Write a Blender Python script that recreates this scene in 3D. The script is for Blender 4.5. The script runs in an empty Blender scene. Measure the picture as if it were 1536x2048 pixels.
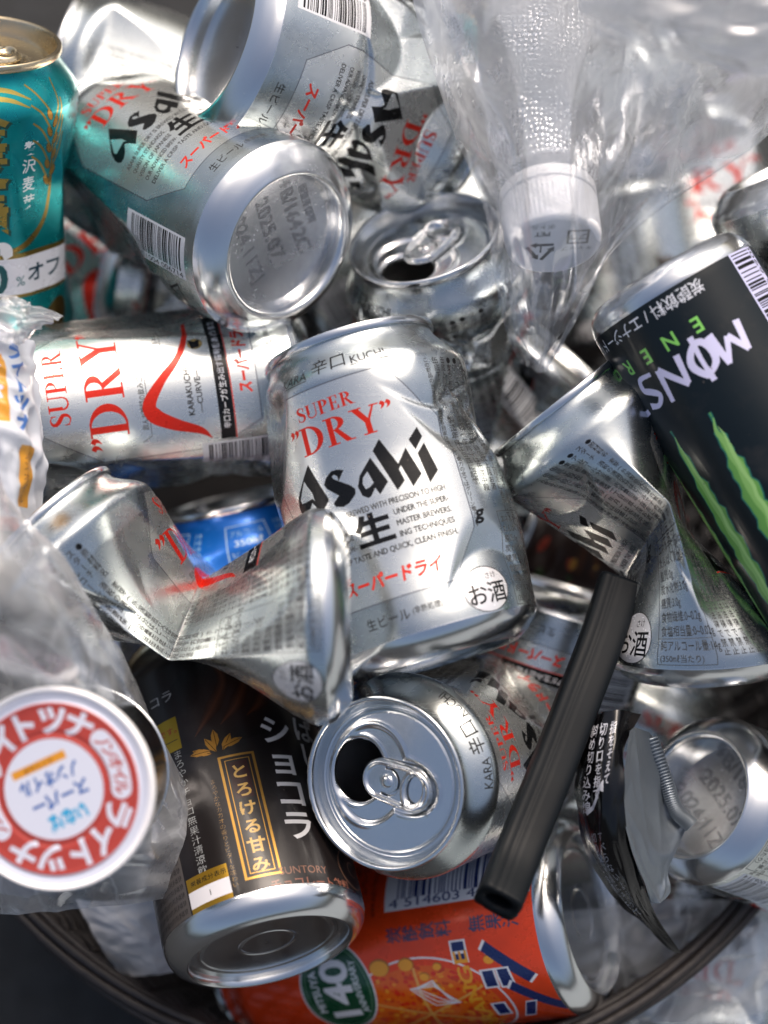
import bpy, math, random
import numpy as np
from mathutils import Vector, Matrix, noise as mnoise

random.seed(7)
RNG = np.random.default_rng(7)
SC = bpy.context.scene
COL = SC.collection
# ------------------------------------------------------------------ camera
# All building is done in millimetres in a frame whose plane z=0 is the plane of sharp focus.
S = 6.2                       # photograph pixels per millimetre on the plane of focus
D = 620.0                     # camera distance to that plane, mm
PITCH = math.radians(70)      # looking down
FX = Vector((1, 0, 0))
FZ = Vector((0, -math.cos(PITCH), math.sin(PITCH)))      # towards the camera
FY = FZ.cross(FX)
FOC = Vector((0, 0, 0.20))
M3 = np.array([[FX[i], FY[i], FZ[i]] for i in range(3)])

cam_d = bpy.data.cameras.new('camera')
cam = bpy.data.objects.new('camera', cam_d)
COL.objects.link(cam)
SC.camera = cam
cam.matrix_world = Matrix(((FX[0], FY[0], FZ[0], FOC[0] + FZ[0]*D/1000),
                           (FX[1], FY[1], FZ[1], FOC[1] + FZ[1]*D/1000),
                           (FX[2], FY[2], FZ[2], FOC[2] + FZ[2]*D/1000), (0, 0, 0, 1)))
cam_d.sensor_fit = 'HORIZONTAL'
cam_d.sensor_width = 24
cam_d.lens = 24 * D / (1536 / S)
cam_d.clip_start = 0.01
cam_d.clip_end = 200
cam_d.dof.use_dof = True
cam_d.dof.focus_distance = (D - 12)/1000
cam_d.dof.aperture_fstop = 3.6
cam_d.dof.aperture_blades = 0

# ------------------------------------------------------------------ light
SUN_EL, SUN_AZ = math.radians(55), math.radians(20)      # azimuth clockwise from +Y
w = bpy.data.worlds.new('World'); SC.world = w; w.use_nodes = True
nt = w.node_tree
bg = nt.nodes['Background']
sky = nt.nodes.new('ShaderNodeTexSky'); sky.sky_type = 'NISHITA'; sky.sun_disc = False
sky.sun_elevation = SUN_EL; sky.sun_rotation = SUN_AZ
sky.air_density = 1.0; sky.dust_density = 9.0; sky.ozone_density = 1.0
nt.links.new(sky.outputs[0], bg.inputs[0]); bg.inputs[1].default_value = 0.12
sd = bpy.data.lights.new('sun', 'SUN'); so = bpy.data.objects.new('sun', sd); COL.objects.link(so)
sd.energy = 1.55; sd.angle = math.radians(26); sd.color = (1.0, 0.86, 0.77)
sdir = Vector((math.sin(SUN_AZ)*math.cos(SUN_EL), math.cos(SUN_AZ)*math.cos(SUN_EL), math.sin(SUN_EL)))
so.rotation_euler = sdir.to_track_quat('Z', 'Y').to_euler(); so.location = sdir * 3
SC.view_settings.view_transform = 'Standard'; SC.view_settings.look = 'None'
SC.view_settings.exposure = 0.45; SC.view_settings.gamma = 1
SC.cycles.use_denoising = True
SC.cycles.max_bounces = 10; SC.cycles.transparent_max_bounces = 24
SC.cycles.sample_clamp_indirect = 6

# ------------------------------------------------------------------ frame helpers
def P(px, py, d=0.0):
    """frame point (mm) seen at photograph pixel px,py at depth d mm in front of the focus plane"""
    k = (D - d) / D
    return np.array([(px - 768)/S*k, (1024 - py)/S*k, d])
def W(p):
    """frame mm -> world metres"""
    return (np.asarray(p) @ M3.T) / 1000 + np.array(FOC)
def unit(v):
    v = np.asarray(v, float); return v / np.linalg.norm(v)
def smooth(a, b, x):
    t = np.clip((x - a) / (b - a), 0, 1); return t*t*(3-2*t)

# ------------------------------------------------------------------ object helpers
def link_mesh(name, verts, faces, mats, parent=None, uv=None, fmat=None, smooth_=True, origin=None):
    me = bpy.data.meshes.new(name)
    verts = np.asarray(verts, np.float64)
    if origin is None:
        origin = verts.mean(0) if parent is None else np.array(parent['org'])
    v = (verts - origin).astype(np.float32)
    if isinstance(faces, np.ndarray):
        nf, k = faces.shape
        me.vertices.add(len(v)); me.vertices.foreach_set('co', v.ravel())
        me.loops.add(nf*k); me.loops.foreach_set('vertex_index', faces.astype(np.int32).ravel())
        me.polygons.add(nf); me.polygons.foreach_set('loop_start', np.arange(0, nf*k, k, dtype=np.int32))
        me.polygons.foreach_set('loop_total', np.full(nf, k, np.int32))
        me.update(calc_edges=True)
    else:
        me.from_pydata([tuple(x) for x in v], [], faces)
    if not isinstance(mats, (list, tuple)): mats = [mats]
    for m in mats: me.materials.append(m)
    if uv is not None:
        ul = me.uv_layers.new(name='UVMap')
        li = np.zeros(len(me.loops), np.int32); me.loops.foreach_get('vertex_index', li)
        uvl = uv if len(uv) == len(li) else np.asarray(uv)[li]
        ul.data.foreach_set('uv', np.asarray(uvl, np.float32).ravel())
    if fmat is not None: me.polygons.foreach_set('material_index', np.asarray(fmat, np.int32))
    if smooth_: me.polygons.foreach_set('use_smooth', np.ones(len(me.polygons), bool))
    me.update()
    o = bpy.data.objects.new(name, me); COL.objects.link(o)
    if parent is not None:
        o.parent = parent
    else:
        o.location = origin
    if parent is not None:
        o['org'] = list(map(float, origin))
    return o
def thing(name, label, cat, origin, group=None):
    o = bpy.data.objects.new(name, None); COL.objects.link(o)
    o.empty_display_size = 0.02
    o.location = origin; o['org'] = list(map(float, origin))
    o['label'] = label; o['category'] = cat
    if group: o['group'] = group
    return o
def tag(o, label=None, cat=None, group=None, kind=None):
    if label: o['label'] = label
    if cat: o['category'] = cat
    if group: o['group'] = group
    if kind: o['kind'] = kind
    return o
def grid_faces(nu, nv, wrap=False):
    """nu rows, nv columns (columns wrap)"""
    i = np.arange(nu-1)[:, None]; n = nv if wrap else nv-1
    j = np.arange(n)[None, :]
    a = i*nv + j; b = i*nv + (j+1) % nv; c = (i+1)*nv + (j+1) % nv; d = (i+1)*nv + j
    return np.stack([a, b, c, d], -1).reshape(-1, 4)

# ------------------------------------------------------------------ print: a small scanline rasteriser for flat artwork
_tc = {}
def text_mesh(body, bold=0.0):
    key = (body, bold)
    if key in _tc: return _tc[key]
    c = bpy.data.curves.new('lettering', 'FONT'); c.body = body; c.offset = bold; c.resolution_u = 3
    o = bpy.data.objects.new('lettering', c)
    m = o.to_mesh(); m.calc_loop_triangles()
    v = np.zeros(len(m.vertices)*3, np.float32); m.vertices.foreach_get('co', v); v = v.reshape(-1, 3)[:, :2].astype(float)
    t = np.zeros(len(m.loop_triangles)*3, np.int32); m.loop_triangles.foreach_get('vertices', t); t = t.reshape(-1, 3)
    o.to_mesh_clear(); bpy.data.objects.remove(o); bpy.data.curves.remove(c)
    E = np.concatenate([np.stack([v[t[:, a]], v[t[:, b]]], 1) for a, b in ((0, 1), (1, 2), (2, 0))]) if len(t) else np.zeros((0, 2, 2))
    _tc[key] = E
    return E
class Art:
    def __init__(s, w, h, ppm, bgc=(0.8, 0.8, 0.8), metal=1.0):
        s.w, s.h, s.ppm = w, h, ppm
        s.W, s.H = int(w*ppm), int(h*ppm)
        s.a = np.empty((s.H, s.W, 4), np.float32); s.a[..., :3] = bgc; s.a[..., 3] = metal
    def mask(s, E):
        """E (n,2,2) edges in mm; even-odd fill; returns (slice, mask)"""
        E = np.asarray(E, float) * s.ppm
        if len(E) == 0: return None
        x0 = int(max(0, math.floor(E[..., 0].min()))); x1 = int(min(s.W, math.ceil(E[..., 0].max())+1))
        y0 = int(max(0, math.floor(E[..., 1].min()))); y1 = int(min(s.H, math.ceil(E[..., 1].max())+1))
        if x1 <= x0 or y1 <= y0: return None
        a = E[:, 0]; b = E[:, 1]
        sw = a[:, 1] > b[:, 1]; a2 = np.where(sw[:, None], b, a); b2 = np.where(sw[:, None], a, b)
        r0 = np.ceil(a2[:, 1]-0.5).astype(int); r1 = np.ceil(b2[:, 1]-0.5).astype(int)
        r0 = np.clip(r0, y0, y1); r1 = np.clip(r1, y0, y1); n = np.maximum(r1-r0, 0)
        idx = np.repeat(np.arange(len(n)), n)
        if len(idx) == 0: return None
        off = np.arange(n.sum()) - np.repeat(np.cumsum(n)-n, n)
        row = r0[idx] + off
        dy = b2[idx, 1]-a2[idx, 1]
        x = a2[idx, 0] + (row+0.5-a2[idx, 1]) * (b2[idx, 0]-a2[idx, 0]) / np.where(dy == 0, 1, dy)
        cx = np.clip(np.ceil(x-0.5).astype(int), x0, x1) - x0
        m = np.zeros((y1-y0, x1-x0+1), np.int32)
        np.add.at(m, (row-y0, cx), 1)
        return (slice(y0, y1), slice(x0, x1)), (np.cumsum(m, 1)[:, :-1] & 1).astype(bool)
    def fill(s, E, col, metal=0.0, alpha=1.0):
        r = s.mask(E)
        if r is None: return
        sl, m = r; sub = s.a[sl]
        c = np.array(list(col)+[metal], np.float32)
        sub[m] = sub[m]*(1-alpha) + c*alpha
    def poly(s, pts, col, metal=0.0, alpha=1.0):
        p = np.asarray(pts, float); s.fill(np.stack([p, np.roll(p, -1, 0)], 1), col, metal, alpha)
    def polys(s, lst, col, metal=0.0):
        s.fill(np.concatenate([np.stack([np.asarray(p, float), np.roll(np.asarray(p, float), -1, 0)], 1) for p in lst]), col, metal)
    def rect(s, x0, y0, x1, y1, col, metal=0.0, alpha=1.0):
        s.poly([(x0, y0), (x1, y0), (x1, y1), (x0, y1)], col, metal, alpha)
    def ellipse(s, x, y, rx, ry, col, metal=0.0, rot=0.0, ring=None):
        t = np.linspace(0, 2*math.pi, 72, endpoint=False); c, q = math.cos(rot), math.sin(rot)
        def el(a, b):
            X, Y = a*np.cos(t), b*np.sin(t); return np.stack([x+X*c-Y*q, y+X*q+Y*c], 1)
        if ring: s.polys([el(rx, ry), el(rx-ring, ry-ring)], col, metal)
        else: s.poly(el(rx, ry), col, metal)
    def line(s, pts, wd, col, metal=0.0, closed=False):
        pts = list(pts) + ([pts[0]] if closed else [])
        for a, b in zip(pts[:-1], pts[1:]):
            a = np.array(a, float); b = np.array(b, float); d = b-a; L = np.hypot(*d)
            if L == 0: continue
            n = np.array([-d[1], d[0]])/L*wd/2; e = d/L*wd/2
            s.poly([a-e+n, b+e+n, b+e-n, a-e-n], col, metal)
    def brush(s, pts, wds, col, metal=0.0, n=60, xf=None):
        """variable width stroke along a smooth curve through pts"""
        pts = np.array(pts, float); q = catmull(pts, n); wd = np.interp(np.linspace(0, 1, len(q)), np.linspace(0, 1, len(wds)), wds)
        t = np.gradient(q, axis=0); t /= np.maximum(np.hypot(t[:, 0], t[:, 1])[:, None], 1e-9)
        nn = np.stack([-t[:, 1], t[:, 0]], 1)*wd[:, None]/2
        L, R = q+nn, q-nn
        if xf is not None: L, R = xf(L), xf(R)
        for i in range(len(q)-1):
            s.poly([L[i], L[i+1], R[i+1], R[i]], col, metal)
    def text(s, body, x, y, size, col=(0.03, 0.03, 0.035), rot=0.0, bold=0.0, align='c', wscale=1.0, fit=None, shear=0.0, metal=0.0):
        E = text_mesh(body, bold)
        if len(E) == 0: return
        E = E.copy()*size
        E[..., 0] *= wscale
        x0, x1 = E[..., 0].min(), E[..., 0].max()
        if fit: E[..., 0] = (E[..., 0]-x0)*fit/(x1-x0)+x0; x1 = x0+fit
        E[..., 0] -= {'c': (x0+x1)/2, 'l': x0, 'r': x1}[align]
        E[..., 1] -= 0.36*size
        E[..., 0] += E[..., 1]*shear
        c, q = math.cos(math.radians(rot)), math.sin(math.radians(rot))
        X, Y = E[..., 0], E[..., 1]
        s.fill(np.stack([x+X*c-Y*q, y+X*q+Y*c], -1), col, metal)
    def vtext(s, body, x, y, size, pitch=1.05, rot=0, **k):
        """Japanese column from (x,y) downwards, upright glyphs; rot turns the whole column"""
        c, q = math.cos(math.radians(rot)), math.sin(math.radians(rot))
        for i, ch in enumerate(body):
            dy = -(i+0.5)*size*pitch
            r = rot + (-90 if ch in 'ー()（）~〜:/' else 0)
            if ch != ' ': s.text(ch, x - dy*q, y + dy*c, size, rot=r, **k)
    def barcode(s, x0, y0, x1, y1, digits='', vert=False, ink=(0.03, 0.03, 0.04), seed=3, bgc=(0.82, 0.83, 0.85), tsize=3.0):
        rg = random.Random(seed)
        if bgc: s.rect(x0, y0, x1, y1, bgc)
        L0, L1 = (y0, y1) if vert else (x0, x1)
        m = (L1-L0)*0.07; p = L0+m; mod = (L1-L0-2*m)/95
        while p < L1-m:
            b = rg.choice((1, 1, 2, 3, 1)); g = rg.choice((1, 1, 2, 2, 3))
            e = min(p+b*mod, L1-m)
            if vert: s.rect(x0+tsize*1.0, p, x1-0.8, e, ink)
            else: s.rect(p, y0+tsize*1.0, e, y1-0.8, ink)
            p = e+g*mod
        if digits:
            if vert: s.text(digits, x0+tsize*0.5, (y0+y1)/2, tsize, rot=-90, fit=(L1-L0)*0.9, col=ink)
            else: s.text(digits, (x0+x1)/2, y0+tsize*0.5, tsize, fit=(L1-L0)*0.9, col=ink)
    def mottle(s, amp=0.02, seed=1):
        rg = np.random.default_rng(seed)
        n = rg.random((s.H//24+2, s.W//24+2)).astype(np.float32)
        yi = np.linspace(0, n.shape[0]-1.01, s.H); xi = np.linspace(0, n.shape[1]-1.01, s.W)
        y0 = yi.astype(int); x0 = xi.astype(int); fy = (yi-y0)[:, None]; fx = (xi-x0)[None]
        v = (n[y0][:, x0]*(1-fy)*(1-fx)+n[y0+1][:, x0]*fy*(1-fx)+n[y0][:, x0+1]*(1-fy)*fx+n[y0+1][:, x0+1]*fy*fx)
        s.a[..., :3] *= (1+amp*(v-0.5)*2)[..., None].astype(np.float32)
    def image(s, name):
        im = bpy.data.images.new(name, s.W, s.H, alpha=True)
        im.alpha_mode = 'CHANNEL_PACKED'
        im.pixels.foreach_set(np.clip(s.a, 0, 1).astype(np.float32).ravel()); im.update(); im.pack()
        return im
def catmull(pts, n):
    pts = np.asarray(pts, float); k = len(pts)
    if k == 2:
        t = np.linspace(0, 1, n)[:, None]; return pts[0]*(1-t)+pts[1]*t
    e = np.vstack([2*pts[0]-pts[1], pts, 2*pts[-1]-pts[-2]])
    u = np.linspace(0, k-1-1e-9, n); i = u.astype(int); f = (u-i)[:, None]
    p0, p1, p2, p3 = e[i], e[i+1], e[i+2], e[i+3]
    return 0.5*((2*p1)+(-p0+p2)*f+(2*p0-5*p1+4*p2-p3)*f*f+(-p0+3*p1-3*p2+p3)*f**3)

# serif capitals drawn in a unit cap height box: (advance, polygons, brushes)
def arc(cx, cy, rx, ry, a0, a1, n=18):
    t = np.radians(np.linspace(a0, a1, n)); return [(cx+rx*math.cos(x), cy+ry*math.sin(x)) for x in t]
def R4(a, b, c, d): return [(a, b), (c, b), (c, d), (a, d)]
SERIF = {
 'D': (0.86, [R4(.1, 0, .27, 1), R4(0, 0, .37, .045), R4(0, .955, .37, 1),
              arc(.27, .5, .53, .5, 90, -90)+arc(.27, .5, .34, .45, -90, 90)], []),
 'P': (0.68, [R4(.1, 0, .27, 1), R4(0, 0, .4, .045), R4(0, .955, .37, 1),
              arc(.27, .74, .36, .26, 90, -90)+arc(.27, .74, .18, .215, -90, 90)], []),
 'R': (0.84, [R4(.1, 0, .27, 1), R4(0, 0, .38, .045), R4(0, .955, .37, 1),
              arc(.27, .75, .36, .25, 90, -90)+arc(.27, .75, .18, .205, -90, 90),
              [(.27, .52), (.42, .53), (.74, .045), (.86, .045), (.86, 0), (.58, 0)]], []),
 'E': (0.70, [R4(.1, 0, .27, 1), R4(0, 0, .6, .05), R4(0, .95, .58, 1), R4(.27, .47, .47, .52),
              R4(.44, .38, .49, .62), [(.5, .95), (.58, .95), (.58, .74), (.54, .74)], [(.55, .28), (.6, .28), (.62, .05), (.48, .05)]], []),
 'U': (0.86, [R4(.1, .3, .27, 1), R4(0, .955, .37, 1), R4(.58, .955, .84, 1), R4(.68, .3, .74, 1),
              arc(.42, .3, .32, .32, 180, 360)+arc(.43, .32, .25, .26, 360, 180)], []),
 'Y': (0.84, [[(.03, 1), (.24, 1), (.53, .45), (.36, .42)], [(.74, 1), (.68, 1), (.44, .5), (.5, .45)],
              R4(.35, 0, .52, .5), R4(.24, 0, .63, .045), R4(-.04, .955, .34, 1), R4(.58, .955, .86, 1)], []),
 'S': (0.62, [R4(.47, .7, .51, .96), R4(.03, .04, .07, .32)],
       [([(.5, .8), (.42, .94), (.28, .98), (.12, .9), (.1, .74), (.2, .6), (.36, .48), (.5, .36), (.5, .16), (.38, .03), (.24, .02), (.1, .1), (.05, .26)],
         [.03, .04, .07, .13, .17, .2, .2, .17, .14, .09, .06, .04, .03])]),
 '"': (0.34, [], [([(.05, .98), (.12, .93), (.11, .84), (.03, .74)], [.13, .13, .08, .01]), ([(.23, .98), (.3, .93), (.29, .84), (.21, .74)], [.13, .13, .08, .01])]),
}
def serif(a, word, x, y, h, col, w=1.0, rot=0.0, metal=0.35, align='c', gap=0.03):
    tot = sum(SERIF[c][0]+gap for c in word)-gap
    cx = {'c': -tot/2, 'l': 0}[align]
    c_, q = math.cos(math.radians(rot)), math.sin(math.radians(rot))
    for ch in word:
        adv, ps, bs = SERIF[ch]
        def xf(p, cx=cx):
            p = np.asarray(p, float); X = (p[:, 0]+cx)*h*w; Y = (p[:, 1]-.5)*h
            return np.stack([x+X*c_-Y*q, y+X*q+Y*c_], 1)
        for p in ps: a.poly(xf(p), col, metal)
        for p, wd in bs: a.brush(p, wd, col, metal, n=40, xf=xf)
        cx += adv+gap

# ---- artwork of the silver beer can (207.3 x 122 mm, u to the right, v up)
RED = (0.78, 0.16, 0.10); BLK = (0.035, 0.04, 0.045)
LW, LH = 207.35, 122.0
# the black brush-cut name, traced as outlines (x right, y down, tilted 15.5 degrees on the can)
NAME = [
 [[(262,480),(443,790),(372,915),(325,830),(296,800),(262,878),(225,915),(185,920),(158,885),(148,830),(160,745)],
  [(224,612),(181,765),(192,800),(235,790),(300,765),(322,790),(300,720)]],
 [[(548,558),(500,548),(455,556),(416,608),(402,662),(425,698),(520,765),(480,828),(498,855),(555,864),(598,838),(641,768),(638,725),(600,690),(478,625),(462,602),(478,586),(503,603),(514,647)]],
 [[(730,478),(860,690),(812,792),(776,732),(752,800),(735,813),(690,788),(656,712),(664,622)],
  [(716,590),(688,640),(688,692),(712,738),(738,724),(764,690)]],
 [[(783,330),(922,548),(965,415),(1085,640),(1033,745),(940,560),(928,592),(972,690),(928,768),(745,425)]],
 [[(1092,375),(1200,610),(1148,718),(1050,465)]], [[(1040,240),(1078,320),(1035,432),(985,348)]]]
def brand_name(a, x, y, width, col=BLK):
    k = math.radians(15.5); c, q = math.cos(k), math.sin(k)
    allp = [[(px*c-py*q, -(px*q+py*c)) for px, py in p] for L in NAME for p in L]
    X = [p[0] for L in allp for p in L]; Y = [p[1] for L in allp for p in L]
    s_ = width/(max(X)-min(X)); mx = (max(X)+min(X))/2; my = (max(Y)+min(Y))/2
    for L in NAME:
        a.polys([[((px*c-py*q-mx)*s_+x, (-(px*q+py*c)-my)*s_+y) for px, py in p] for p in L], col, 0.0)
def beer_label(variant=0):
    a = Art(LW, LH, 11, (0.79, 0.815, 0.815), 1.0)
    a.mottle(0.015)
    # light panels with a thin bevelled outline
    for uc in (52, 155):
        pan = [(uc-29, 40), (uc-20, 23), (uc+20, 23), (uc+29, 40), (uc+29, 82), (uc+16, 103), (uc-16, 103), (uc-29, 82)]
        a.poly(pan, (0.87, 0.885, 0.88), 0.90)
        a.line(pan, 0.28, (0.42, 0.43, 0.46), 0.8, closed=True)
    f = 52
    a.text('KARA', f-12.5, 108.4, 4.6, bold=0.0, fit=10); a.text('辛口', f, 109.6, 6.3, bold=0.0, fit=11.5); a.text('KUCHI', f+13, 108.4, 4.6, fit=11)
    a.line([(f-18, 106.2), (f-7.6, 106.2)], 0.28, BLK); a.line([(f+7.2, 106.2), (f+19, 106.2)], 0.28, BLK)
    serif(a, 'SUPER', f-4, 95.5, 4.9, RED)
    serif(a, '"DRY"', f-1.5, 86, 9.8, RED, w=1.0)
    brand_name(a, f, 69, 45)
    y = 56.2
    for L in ('ASAHI SUPER DRY IS BREWED WITH PRECISION TO HIGH',):
        a.text(L, f, y, 3.0, fit=46, bold=0.01)
    for i, (l, r) in enumerate((('QUALITY STANDARDS,', 'UNDER THE SUPER-'), ('VISION OF JAPANESE', 'MASTER BREWERS.'), ('OUR ADVANCED BREW-', 'ING TECHNIQUES'))):
        yy = 52.2-4*i
        a.text(l, f-23, yy, 2.9, fit=17, align='l', bold=0.01); a.text(r, f+7, yy, 2.9, fit=16, align='l', bold=0.01)
    a.text('DELIVER A CRISP TASTE AND QUICK, CLEAN FINISH.', f, 40.0, 2.9, fit=46, bold=0.01)
    a.text('生', f+0.3, 48.3, 12, bold=0.035, fit=11)
    a.text('スーパードライ', f+1, 30.5, 6.2, col=RED, bold=0.035, fit=30, shear=0.12)
    a.text('生ビール', f-4, 16.5, 4.6, fit=14); a.text('(非熱処理)', f+8.5, 16.8, 2.7, fit=9)
    # back panel with the curve
    b = 155
    serif(a, 'SUPER', b+1, 96, 7.4, RED)
    serif(a, '"DRY"', b, 79, 14.0, RED, w=1.05)
    a.text('飲んだ瞬間の飲みごたえ', b-7, 65.8, 2.7, fit=23); a.line([(b-21, 64), (b+5, 64)], .2, BLK); a.line([(b-21, 64), (b-23, 67.5)], .2, BLK)
    a.text('瞬時に感じるキレのよさ', b+13, 57.8, 2.5, fit=19); a.line([(b+3, 56.2), (b+23, 56.2)], .2, BLK); a.line([(b+3, 56.2), (b+1.5, 59)], .2, BLK)
    a.brush([(b-25, 42), (b-21.5, 46), (b-18, 55), (b-14, 62), (b-9.5, 63.4), (b-2, 58), (b+6, 50.5), (b+15, 46.6), (b+26, 45.6)],
            [0.3, 2.6, 4.4, 5.6, 4.8, 3.0, 2.4, 2.0, 1.2], RED, 0.35, n=90)
    a.text('KARAKUCHI', b-7, 48.6, 3.2, fit=17, bold=0.012); a.text('—CURVE—', b-7, 45.0, 2.9, fit=16, bold=0.012)
    a.ellipse(b+10.5, 43.5, 2.2, 2.8, (.72, .62, .40), 0.7); a.poly([(b+8.6, 45), (b+12.5, 46), (b+11.5, 43.5), (b+12.6, 41.8), (b+9, 42)], BLK)
    a.rect(b-26, 33.2, b+26, 38.6, BLK); a.line([(b-26, 32.9), (b+26, 32.9)], .35, RED)
    a.text('辛口カーブが生み出す躍動感あるうまさ', b, 35.9, 2.9, col=(.85, .86, .88), fit=44, bold=0.02)
    a.text('スーパードライ', b+4, 27.6, 5.8, col=RED, bold=0.04, fit=28, shear=0.12)
    a.text('生ビール', b+2, 16.5, 4.2, fit=13); a.text('(非熱処理)', b+13.5, 16.8, 2.5, fit=8)
    # ingredient columns
    cols = ['●原材料名 麦芽(外国製造又は国内製造)ホップ米コーン', 'スターチ 酒税の適用区分はビールです内容量三五〇', '●アルコール分五度 内容量缶底上段左に表示して', '●東京都墨田区吾妻橋一丁目缶底上段お酒', '缶底上段左 賞味期限(年月)は缶底中段', '缶底下段に表示 製造年月は缶底に記載', 'この商品の当社製造における自家発電を除く電力の全てはグリーン電力です']
    for i, c in enumerate(cols):
        sz = 2.75 if i < 6 else 1.9
        a.vtext(c, 104.5-i*3.7, 103, sz, pitch=.98, bold=0.006)
    a.text('g', 84, 45, 7, bold=.03, shear=.2)
    # round sake mark
    a.ellipse(80, 17.5, 8.2, 8.2, (.90, .90, .91), .5); a.ellipse(80, 17.5, 8.2, 8.2, BLK, 0, ring=.3)
    a.text('お酒', 80, 15.9, 8.2, bold=0.012, fit=13.5); a.text('さけ', 82.5, 22.0, 2.5, fit=4)
    # nutrition box
    a.line([(91, 10), (110, 10), (110, 44), (91, 44)], .18, BLK, closed=True)
    for i, L in enumerate(('(350㎖当たり)', '純アルコール量:14g', '食塩相当量:0~0.02g', '食物繊維:0~0.2g', '糖質:3.0g', '炭水化物:3.0g', '脂質:0g', 'たんぱく質:0.2~0.4g', 'エネルギー:42kcal')):
        a.text(L, 92, 12.2+3.6*i, 2.9, align='l', wscale=.8)
        if i == 1: a.line([(91, 17.6), (110, 17.6)], .15, BLK)
    if not variant: a.barcode(112.5, 12, 128, 46, '4 904230 006714', vert=True, seed=5, tsize=2.8)
    else:
        for i in range(6): a.vtext('飲酒は二十歳になってから飲酒運転は法律で禁止', 127-i*2.7, 60, 2.1, pitch=1.02)
    for i in range(9):
        a.vtext('この缶は再生利用できますあき缶はリサイクルへ飲酒は二十歳になってから', 200-i*2.6, 100-(i % 3)*2, 1.9, pitch=1.02)
    a.barcode(3, 14, 18, 50, '4 901004 006714', vert=True, seed=9, tsize=2.8)
    # recycling triangle
    tri = [(198, 22), (206, 22), (202, 29)]; a.line(tri, .9, BLK, closed=True); a.text('アルミ', 202, 24.3, 2.2)
    return a.image('silver_beer_can_print')

def teal_label():
    T = (0.03, 0.56, 0.58); G = (0.62, 0.50, 0.24)
    a = Art(LW, LH, 8, T, 0.75); a.mottle(.05, 3)
    GM = .9
    for uc in (60,):
        # two arching stalks over the big golden word
        for r in (24, 26.5):
            t = np.radians(np.linspace(60, 130, 30)); a.brush([(uc-6+r*math.cos(x), 80+r*math.sin(x)) for x in t[::6]], [.5, 1.3, 1.5, 1.2, 1.0], (.68, .60, .30), GM)
        for i, (ch, yy) in enumerate((('生', 98), ('贅', 86), ('沢', 75), ('麦', 65))):
            a.text('金麦生樽'[i % 4], uc-9, yy-4, 15, col=(.10, .25, .22), bold=.05)
            a.text('金麦生樽'[i % 4], uc-9.6, yy-3.4, 15, col=(.74, .62, .30), bold=.035, metal=GM)
        for i, ch in enumerate('贅沢麦芽'):
            a.text(ch, uc+6, 87-i*6.4, 5.4, col=(.86, .88, .88), bold=.02)
        # barley ear: stalk, grains, awns
        st = [(uc-4, 50), (uc+6, 54), (uc+12, 60), (uc+14.5, 68), (uc+15.5, 78), (uc+15, 88)]
        a.brush(st, [1.6, 2.4, 1.7, 1.2, 1.0, .8], G, GM)
        for i in range(9):
            yy = 74+i*2.9; sgn = -1 if i % 2 == 0 else 1
            xx = uc+14.8+sgn*1.3
            a.ellipse(xx, yy, 1.1, 2.1, (.70, .52, .22), GM, rot=-sgn*.4)
            a.ellipse(xx, yy, 1.1, 2.1, (.36, .26, .10), GM, rot=-sgn*.4, ring=.2)
            a.brush([(xx, yy+1.5), (xx+sgn*3-0.5, yy+7), (xx+sgn*5.5-1.5, yy+10 if sgn < 0 else yy+13)], [.8, .8, .7], (.66, .56, .30), GM)
        # white band
    a.rect(0, 48.6, LW, 50.4, (.62, .52, .25), GM)
    a.rect(0, 35.0, LW, 48.6, (.86, .87, .90), .15)
    a.rect(0, 33.8, LW, 35.0, (.62, .52, .25), GM)
    a.text('0', 54, 41.6, 15, col=(.03, .30, .32), bold=.03); a.text('%', 62.2, 40, 5, col=(.03, .30, .32)); a.text('オフ', 72, 42, 7.4, col=(.03, .18, .24), bold=.02, fit=14)
    a.brush([(40, 49), (47, 51.5), (56, 52.5), (58, 49)], [1, 4, 5, 3], (.86, .87, .88)); a.brush([(40, 49), (47, 51), (55, 51.6)], [1, 2.4, 3], (.03, .25, .28))
    a.ellipse(77, 20, 6, 10, (.45, .36, .16), GM, rot=-.3)
    a.text('糖質プリン体', 56, 28, 3.4, col=(.6, .5, .25))
    return a.image('teal_can_print')

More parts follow.
